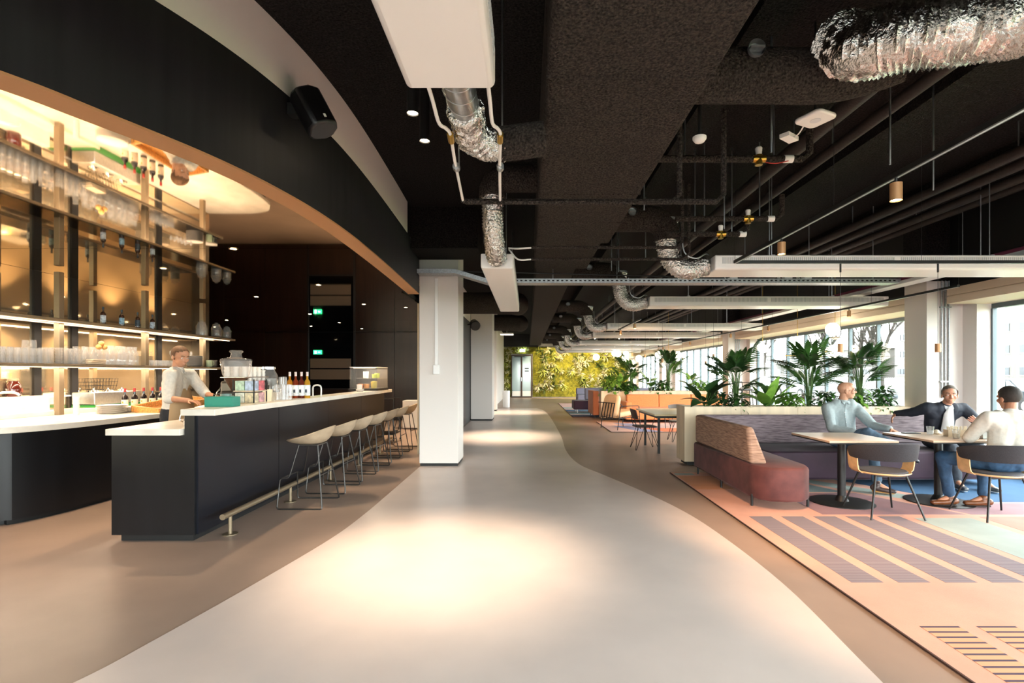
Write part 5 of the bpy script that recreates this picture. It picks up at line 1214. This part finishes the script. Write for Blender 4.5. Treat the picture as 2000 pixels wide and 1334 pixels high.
r = random.Random(77); names = ('pale fern clump growing out of the moss wall', 'olive leaf clump growing out of the moss wall', 'bright fern clump growing out of the moss wall')
spots = [(r.uniform(.6, 6.0), r.uniform(.5, 3.0)) for _ in range(105)]+[(r.uniform(-1.4, -1.05), .4+2.7*k/14) for k in range(15)]+[(r.uniform(-.9, .3), 2.95) for _ in range(6)]
for i, (x, z) in enumerate(spots):
    k = r.choice((0, 0, 1, 2)); o = link('wall_fern', clm[k]); o.location = (x, 31.74, z); s = r.uniform(.7, 1.25)*(1 if x > .5 else .7); o.scale = (s, s, s); o.rotation_euler = (0, r.uniform(0, 6), 0)
    tag(o, names[k], 'plant', ('pale ferns on the moss wall', 'olive leaves on the moss wall', 'bright ferns on the moss wall')[k])
# door in the green wall
d = struct(bpy.data.objects.new('door_3', None)); COL.objects.link(d); d.location = (-.36, 31.7, 0)
DFR = mat('bronze_door_frame', '4a3c33', .45, .3)
for x0, x1, z0, z1 in ((-.64, -.58, 0, 2.66), (.58, .64, 0, 2.66), (-.05, .05, 0, 2.6), (-.58, .58, 2.58, 2.66), (-.58, -.05, 0, .08), (.05, .58, 0, .08)): MB().box(x0, x1, -.05, .05, z0, z1).build('frame', DFR, d)
DGL = mat('pale_blue_lit_glass', '9fb6bd', .08, spec=.7)
for x0, x1 in ((-.575, -.055), (.055, .575)): MB().box(x0, x1, -.01, .01, .082, 2.578).build('pane', DGL, d)
MB().box(.055, .575, -.014, -.011, .1, .4).box(-.575, -.055, -.014, -.011, .1, .4).build('kick_panel', WHITEMET, d)
MB().cyl((.0, -.05, 1.1), (.0, -.11, 1.1), .012).cyl((.0, -.11, 1.02), (.0, -.11, 1.25), .014).build('handle', CHROME, d)
MB().box(.2, .45, -.018, -.015, 1.78, 1.84).box(.2, .45, -.018, -.015, 1.62, 1.68).build('sticker', BLACKMATT, d)
MB().box(-.45, .2, -.09, -.055, 2.5, 2.56).build('door_closer', BLACKMET, d)
sg = thing('exit_sign', 'bright exit sign above the far glass door', 'sign', (-.3, 31.5, 2.92)); MB().box(-.16, .16, -.02, .02, -.08, .08).build('panel', emit('exit_panel', 'e9ffd8', 5), sg); MB().cyl((0, 0, .08), (0, 0, .23), .01).build('rod', BLACKMET, sg)
for i, x in enumerate((1.1, 2.5, 3.9, 5.3)):
    t = thing('wall_washer', 'black cylinder wall washer lighting the moss wall, %s from the door' % ('first', 'second', 'third', 'fourth')[i], 'spotlight', (x, 29.6, 3.5), group='moss wall washers')
    MB().cyl((0, 0, 0), (0, 0, .4), .05, n=16).build('housing', BLACKMET, t); MB().lathe([(0, -.002), (.04, -.002), (.04, .001), (0, .001)], 14).build('lens', WARM, t); spot(t, (0, 0, -.03), (0, 2.2, -1.9), 140, 'ffe6b8', 95, .7, .05)
# ================================================================ PEOPLE
def caps(m, p0, r0, p1, r1, n=14):
    p0, p1 = Vector(p0), Vector(p1); m.ball(p0, r0, n, 8); m.ball(p1, r1, n, 8)
    if (p1-p0).length > 1e-5: m.cyl(p0, p1, r0, r1, n)
def fuse(m, name, material, parent, vox, it=4, wr=0., wsc=14.):
    """Fuse overlapping volumes into one continuous skin."""
    me = bpy.data.meshes.new('tmp'); me.from_pydata(m.v, [], m.f); b = bmesh.new(); b.from_mesh(me)
    bmesh.ops.recalc_face_normals(b, faces=b.faces); b.to_mesh(me); b.free()
    o = bpy.data.objects.new('tmp', me); COL.objects.link(o)
    rm = o.modifiers.new('r', 'REMESH'); rm.mode = 'VOXEL'; rm.voxel_size = vox; rm.use_smooth_shade = True
    sm = o.modifiers.new('s', 'SMOOTH'); sm.factor = .5; sm.iterations = it
    dg = bpy.context.evaluated_depsgraph_get(); dg.update(); nm = bpy.data.meshes.new_from_object(o.evaluated_get(dg)); nm.name = name
    bpy.data.objects.remove(o); bpy.data.meshes.remove(me)
    if wr:
        nn = [v.normal.copy() for v in nm.vertices]
        for v, q in zip(nm.vertices, nn):
            c = v.co; v.co = c+q*wr*(mnoise.noise((c.x*wsc, c.y*wsc, c.z*wsc*.55))+.5*mnoise.noise((c.x*wsc*2, c.y*wsc*2, c.z*wsc)))
    nm.materials.clear(); nm.materials.append(material); nm.polygons.foreach_set('use_smooth', [True]*len(nm.polygons))
    return link(name, nm, parent)
def frame(fwd, up=(0, 0, 1)):
    f = Vector(fwd).normalized(); r = f.cross(Vector(up)).normalized(); u = r.cross(f); return Matrix((r, f, u)).transposed().to_4x4()   # x right, y forward, z up
def hand(m, wrist, d, palm, curl, side):
    """Palm and five fingers; d along the fingers, palm = direction the palm faces, side = +1 thumb towards d x palm."""
    d = Vector(d).normalized(); p = Vector(palm); p = (p-d*p.dot(d)).normalized(); s = d.cross(p)*side; w = Vector(wrist)
    for k in (-.024, 0, .024): caps(m, w+d*.02+s*k*.7, .015, w+d*.085+s*k, .0135, 10)
    for i, (off, L) in enumerate(((.034, .068), (.0115, .078), (-.0115, .073), (-.034, .056))):
        b = w+d*.088+s*off; dd = d; 
        for j, (f, r0, r1) in enumerate(((.45, .0092, .0085), (.32, .0085, .008), (.23, .008, .007))):
            dd = (dd+p*curl*(.55+.2*j)).normalized(); e = b+(dd+s*off*.8).normalized()*L*f; caps(m, b, r0, e, r1, 8); b = e
    b = w+d*.03+s*.03; dd = (d*.6+s*.8+p*.35).normalized(); e = b+dd*.04; caps(m, b, .012, e, .0105, 8); caps(m, e, .0105, e+(d*.85+s*.25+p*.3*curl).normalized()*.032, .0085, 8)
def person(label, S):
    t = thing('person', label, 'person', S.get('base', S['pelvis'][:2]+(0,))); B = Vector(t.location); t.location = B+Vector(S.get('shift', (0, 0, 0)))
    V = lambda p: Vector(p)-B
    skin = mat(S['skin'][0], S['skin'][1], .5, var=(18, .08)); body = MB(); sh = MB(); tr = MB()
    pel, ch, nk, hd = V(S['pelvis']), V(S['chest']), V(S['neck']), V(S['head'])-Vector((0, 0, .022)); rt = Vector(S['right']).normalized(); up = (ch-pel).normalized(); fw = up.cross(rt)
    def torso(m, g):
        for k in (-1, 1):
            caps(m, pel+rt*k*.085, .095+g, pel+rt*k*.075+up*.12, .09+g); caps(m, pel+rt*k*.075+up*.12, .092+g, ch+rt*k*.08, .108+g); caps(m, ch+rt*k*.08, .108+g, nk+rt*k*.09-up*.075, .075+g)
        caps(m, pel+up*.1+fw*.03, .10+g, ch+fw*.03, .10+g); caps(m, ch, .11+g, nk-up*.04, .07+g)
    torso(body, -.012); torso(sh, .004)
    for (a, e, w, d, pm, cu, sd) in S['arms']:
        a, e, w = V(a), V(e), V(w); caps(body, nk-up*.07+(a-nk)*.4, .06, a, .056); caps(body, a, .052, e, .042); caps(body, e, .041, w, .027); hand(body, w, d, pm, cu, sd)
        caps(sh, nk-up*.062+(a-nk)*.22, .07, a, .078); caps(sh, a, .078, e, .06); caps(sh, a, .074, ch+(a-ch)*.35-up*.04, .1)
        q = S.get('sleeve', .93); caps(sh, e, .057, e.lerp(w, q), .043 if q > .5 else .055)
    for i, (h, k, an, td) in enumerate(S['legs']):
        h, k, an = V(h), V(k), V(an); td = Vector(td).normalized()
        caps(body, h, .078, k, .052); caps(body, k, .05, an, .036); caps(tr, h, .098, k, .07); caps(tr, k, .069, an+(k-an)*.12, .056); caps(body, an, .036, an+td*.1-Vector((0, 0, .05)), .03)
        if S.get('shoe'):
            s_ = MB(); lo = an-Vector((0, 0, .062)) if abs(td.z) < .3 else an+td*.0
            dn = Vector((0, 0, -1)) if abs(td.z) < .3 else Vector((0, 0, -1))
            for kk in (-1, 1):
                sdv = td.cross(Vector((0, 0, 1))).normalized()*kk*.016
                caps(s_, an+dn*.04-td*.045+sdv, .036, an+dn*.058+td*.09+sdv, .030); caps(s_, an+dn*.058+td*.09+sdv, .030, an+dn*.064+td*.17+sdv*.6, .024)
            caps(s_, an+dn*.0, .046, an+dn*.04, .044)
            shn = mat(S['shoe'][i][0], S['shoe'][i][1], .35, var=(30, .2)); so = fuse(s_, 'shoe', shn, t, .009, 3)
            sl = MB(); 
            for kk in (-1, 1):
                sdv = td.cross(Vector((0, 0, 1))).normalized()*kk*.017; caps(sl, an+dn*.085-td*.05+sdv, .013, an+dn*.088+td*.165+sdv*.7, .011, 8)
            fuse(sl, 'sole', mat(S['shoe'][i][2], S['shoe'][i][3], .6), so, .008, 2)
            for q in range(4): MB().tube([an+td*(.045+q*.018)+td.cross(Vector((0, 0, 1))).normalized()*x_+dn*(.012+q*.012-.012*(abs(x_) < .01)) for x_ in (-.022, 0, .022)], .003, 5).build('lace', mat(S['shoe'][i][4], S['shoe'][i][5], .6), so)
    caps(tr, pel+rt*.085, .112, pel-rt*.085, .112); caps(tr, pel+up*.08, .115, pel, .115)
    # head, in its own frame
    F = Matrix.Translation(hd) @ frame(S['face'], S.get('headup', (0, 0, 1))); H = MB()
    for c, r in (((0, -.012, .03), (.077, .098, .088)), ((0, .022, -.03), (.062, .075, .075)), ((0, .05, -.088), (.036, .036, .026)), ((0, .03, .055), (.066, .064, .055)), ((.080, -.012, -.012), (.010, .022, .033)), ((-.080, -.012, -.012), (.010, .022, .033)), ((0, .088, -.060), (.024, .014, .010)), ((0, .086, -.074), (.021, .013, .009)), ((.04, .062, -.022), (.026, .028, .026)), ((-.04, .062, -.022), (.026, .028, .026))): H.ball(c, r, 18, 12)
    caps(H, (0, .092, .008), .0095, (0, .112, -.026), .0135); caps(H, (.010, .098, -.032), .009, (-.010, .098, -.032), .009)
    caps(H, (-.042, .075, .024), .014, (-.008, .088, .022), .012); caps(H, (.042, .075, .024), .014, (.008, .088, .022), .012)
    H.xf(F); body.add(H.v, H.f); caps(body, nk-up*.05, .06, hd+(F.to_3x3() @ Vector((0, -.03, -.05))), .051)
    bo = fuse(body, 'body', skin, t, .0055, 3)
    for s_ in (-1, 1):
        e = MB().ball((s_*.031, .0755, .004), .0112, 12, 8).xf(F).build('eye', mat('eye_white', 'e9e4dd', .2), t); MB().ball((s_*.031, .0825, .003), .0052, 10, 6).xf(F).build('iris', mat('dark_iris', '2c211b', .2), e)
    hm = mat(S['hair'][0], S['hair'][1], .7, var=(60, .3), bump=(200, .6, .004))
    for s_ in (-1, 1): MB().tube([(s_*.016, .098, .028), (s_*.034, .094, .034), (s_*.05, .078, .028)], .0045, 6).xf(F).build('eyebrow', hm, t)
    if S['hair'][2]:
        h_ = MB(); g = MB().ball((0, -.014, .034), (.083, .105, .092), 28, 20); lim = S['hair'][2]
        def keep(v): return (v[1] < .015 and v[2] > -.045) or v[2] > (.075 if lim > 1 else .10) or (v[1] < .05 and v[2] > .05)
        if lim < 1: keep = lambda v: v[1] < -.0 and -.04 < v[2] < .045
        h_.v = g.v; h_.f = [f for f in g.f if all(keep(g.v[i]) for i in f)]; h_.xf(F)
        o = h_.build('hair', hm, t, fix=False); md = o.modifiers.new('th', 'SOLIDIFY'); md.thickness = .008; md.offset = .6
    so = fuse(sh, S.get('topname', 'shirt'), mat(S['top'][0], S['top'][1], .8, var=(40, .08), bump=(200, .2, .002)), t, .0085, 5, .006)
    # collar
    ring = [nk-up*.014+(rt*cos(a)*.072+fw*sin(a)*.068)-up*.03*max(0, sin(a)) for a in [2*pi*k/20 for k in range(20)]]
    MB().tube(ring, .011, 8, closed=True).build('collar', mat(S['collar'][0], S['collar'][1], .8) if S.get('collar') else mat(S['top'][0], S['top'][1], .8), so)
    for s_ in (-1, 1):
        c0 = nk-up*.05+fw*.062; lf = MB(); lf.v = [tuple(c0), tuple(c0+rt*s_*.055+up*.03-fw*.012), tuple(c0+rt*s_*.055-up*.012+fw*.015), tuple(c0+rt*s_*.028-up*.04+fw*.03)]; lf.f = [(0, 1, 2, 3)]
        o = lf.build('collar_leaf', mat(*(S.get('collar') or S['top']), .8), so); md = o.modifiers.new('th', 'SOLIDIFY'); md.thickness = .008; md.offset = 0
    if S.get('placket'):
        MB().tube([nk+fw*.075-up*.06, ch+fw*.148, ch+fw*.145-up*.1, pel+fw*.14+up*.1], .006, 6).build('placket', mat(S['top'][0], S['top'][1], .8), so)
        for k in range(4): q = (ch+fw*.152).lerp(pel+fw*.147+up*.1, k/4); MB().ball(q, .006, 8, 6).build('button', PORC, so)
    fuse(tr, 'trousers', mat(S['legcol'][0], S['legcol'][1], .85, var=(30, .2)), t, .009, 5, .008)
    return t, dict(nk=nk, ch=ch, pel=pel, up=up, fw=fw, rt=rt, so=so, B=B)
FL = .0135
p1, _ = person('bald man in a pale blue shirt sitting cross legged on the corner bench', dict(pelvis=(4.36, 7.06, .57), chest=(4.34, 7.12, .93), neck=(4.36, 7.08, 1.13), head=(4.38, 7.03, 1.27), right=(-1, .12, 0), face=(.93, -.36, .03),
    skin=('fair_skin', 'c99577'), hair=('grey_stubble', '9a8a7c', 0), top=('pale_blue_grey_shirt', '9ba7a9'), legcol=('grey_blue_trousers', '4d6377'), placket=True,
    arms=[((4.16, 7.10, 1.005), (4.12, 6.93, .745), (4.30, 6.70, .72), (.8, -.5, -.1), (0, .3, -1), .35, 1), ((4.53, 7.06, 1.005), (4.60, 6.82, .79), (4.64, 6.54, .77), (.25, -.9, -.35), (0, -.2, -1), .4, -1)],
    legs=[((4.27, 7.0, .57), (4.36, 6.57, .725), (4.70, 6.42, .52), (.8, -.3, -.35)), ((4.45, 7.0, .55), (4.42, 6.56, .53), (4.31, 6.30, FL+.105), (.75, -.65, 0))],
    shoe=[('dark_blue_shoe', '20242c', 'pale_sole', '8a8078', 'blue_lace', '35507a'), ('brown_patterned_shoe', '4a3a38', 'tan_sole', 'c98f4a', 'blue_lace', '35507a')]))
g = MB()
for s_ in (-1, 1): g.tube([(s_*.031+.02*cos(a), .099, .004+.015*sin(a)) for a in [2*pi*k/14 for k in range(14)]], .0016, 5, closed=True)
g.tube([(-.011, .099, .006), (0, .106, .008), (.011, .099, .006)], .0015, 5); 
for s_ in (-1, 1): g.tube([(s_*.051, .097, .007), (s_*.083, .03, .007), (s_*.086, -.01, .002)], .0015, 5)
GF = Matrix.Translation(Vector((4.38, 7.03, 1.248))-Vector(p1.location)) @ frame((.93, -.36, .03)); g.xf(GF).build('spectacles', BLACKMET, p1)
p2, q = person('man in a dark blazer with one arm along the bench back', dict(pelvis=(5.64, 7.04, .57), chest=(5.63, 6.98, .92), neck=(5.62, 6.88, 1.09), head=(5.61, 6.80, 1.22), right=(-1, .05, 0), face=(-.5, -.86, -.05),
    skin=('ruddy_skin', 'c48d72'), hair=('grey_brown_hair', '5f554c', 2), top=('navy_blazer', '262b36'), collar=('white_collar', 'd8dcdf'), legcol=('dark_grey_trousers', '3a4049'), topname='blazer',
    arms=[((5.41, 6.92, 1.02), (5.34, 7.12, .94), (5.28, 7.35, .91), (-.6, -.15, -.75), (.3, -.5, -.6), .45, 1), ((5.87, 6.90, 1.01), (5.98, 6.72, .80), (5.78, 6.58, .86), (-.8, -.35, .3), (-.1, .6, .7), .35, -1)],
    legs=[((5.54, 7.0, .555), (5.44, 6.55, .53), (5.44, 6.48, FL+.105), (-.2, -1, 0)), ((5.74, 7.0, .555), (5.78, 6.55, .53), (5.74, 6.42, FL+.105), (.1, -1, 0))],
    shoe=[('grey_shoe', '55585c', 'white_sole', 'd8d6d2', 'white_lace', 'd8d6d2'), ('grey_shoe', '55585c', 'white_sole', 'd8d6d2', 'white_lace', 'd8d6d2')]))
m = MB(); F_ = q['fw']; U = q['up']; RT = q['rt']; ws = ((q['nk']-U*.04, .03, .10), (q['ch']+U*.05, .062, .146), (q['ch']-U*.06, .075, .153), (q['pel']+U*.18, .085, .153), (q['pel']+U*.03, .09, .148))
for c, w_, f_ in ws: m.v += [tuple(c+F_*f_-RT*w_), tuple(c+F_*(f_+.012)), tuple(c+F_*f_+RT*w_)]
for i in range(4): a = 3*i; m.f += [(a, a+1, a+4, a+3), (a+1, a+2, a+5, a+4)]
o = m.build('shirt_front', mat('white_shirt', 'cfd0cf', .8), q['so']); md = o.modifiers.new('th', 'SOLIDIFY'); md.thickness = .012; md.offset = 1
person('man in a pale shirt and jeans sitting with his back to the viewer', dict(pelvis=(4.90, 5.26, .58), chest=(4.98, 5.27, .93), neck=(5.00, 5.30, 1.10), head=(5.03, 5.35, 1.245), right=(.97, -.2, 0), face=(.05, 1, -.1),
    skin=('tanned_skin', 'b98468'), hair=('dark_hair', '2c2622', 2), top=('cream_shirt', 'd3cdc2'), legcol=('blue_jeans', '2c4a68'),
    arms=[((4.77, 5.30, 1.02), (4.70, 5.45, .80), (4.90, 5.60, .80), (.6, .8, 0), (0, 0, -1), .25, 1), ((5.22, 5.24, 1.02), (5.33, 5.40, .80), (5.16, 5.60, .80), (-.5, .8, 0), (0, 0, -1), .25, -1)],
    legs=[((4.82, 5.28, .57), (4.56, 5.62, .565), (4.67, 5.66, FL+.105), (-.75, .1, 0)), ((5.02, 5.28, .57), (5.10, 5.72, .565), (5.01, 5.62, FL+.105), (-.8, .2, 0))],
    shoe=[('tan_brogue', '6b3d1f', 'dark_sole', '2a1d16', 'brown_lace', '3a2215'), ('tan_brogue', '6b3d1f', 'dark_sole', '2a1d16', 'brown_lace', '3a2215')]))
b4, _ = person('barista in a white shirt and apron working behind the bar', dict(shift=(-.13, -.02, 0), pelvis=(-4.22, 6.32, 1.0), chest=(-4.19, 6.30, 1.36), neck=(-4.15, 6.28, 1.56), head=(-4.10, 6.26, 1.71), right=(.25, -.97, 0), face=(.9, -.35, -.3),
    skin=('warm_skin', 'c58d6c'), hair=('light_brown_hair', '6e4d33', 2), top=('white_work_shirt', 'e3dccf'), legcol=('dark_work_trousers', '24262b'), sleeve=.1,
    arms=[((-4.10, 6.08, 1.46), (-4.05, 5.98, 1.19), (-3.80, 5.96, 1.17), (1, -.1, -.15), (0, 0, -1), .4, -1), ((-4.16, 6.52, 1.47), (-3.98, 6.56, 1.22), (-3.76, 6.42, 1.19), (1, -.3, -.1), (0, 0, -1), .4, 1)],
    legs=[((-4.21, 6.22, .98), (-4.19, 6.20, .53), (-4.24, 6.20, .105), (1, -.1, 0)), ((-4.23, 6.42, .98), (-4.21, 6.44, .53), (-4.26, 6.46, .105), (1, 0, 0))],
    shoe=[('black_work_shoe', '1b1b1c', 'black_sole', '101010', 'black_lace', '101010'), ('black_work_shoe', '1b1b1c', 'black_sole', '101010', 'black_lace', '101010')]))
m = MB()
for z, w_, x_ in ((1.30, .12, .15), (1.1, .17, .155), (.95, .19, .16), (.75, .2, .15), (.55, .2, .13)): m.v += [(x_-.03, -w_, z), (x_+.01, 0, z), (x_-.03, w_, z)]
for i in range(4): a = 3*i; m.f += [(a, a+1, a+4, a+3), (a+1, a+2, a+5, a+4)]
m.xf(Matrix.Rotation(R(-12), 4, 'Z')); o = m.build('apron', mat('beige_apron', 'b89a74', .85), b4); md = o.modifiers.new('th', 'SOLIDIFY'); md.thickness = .006
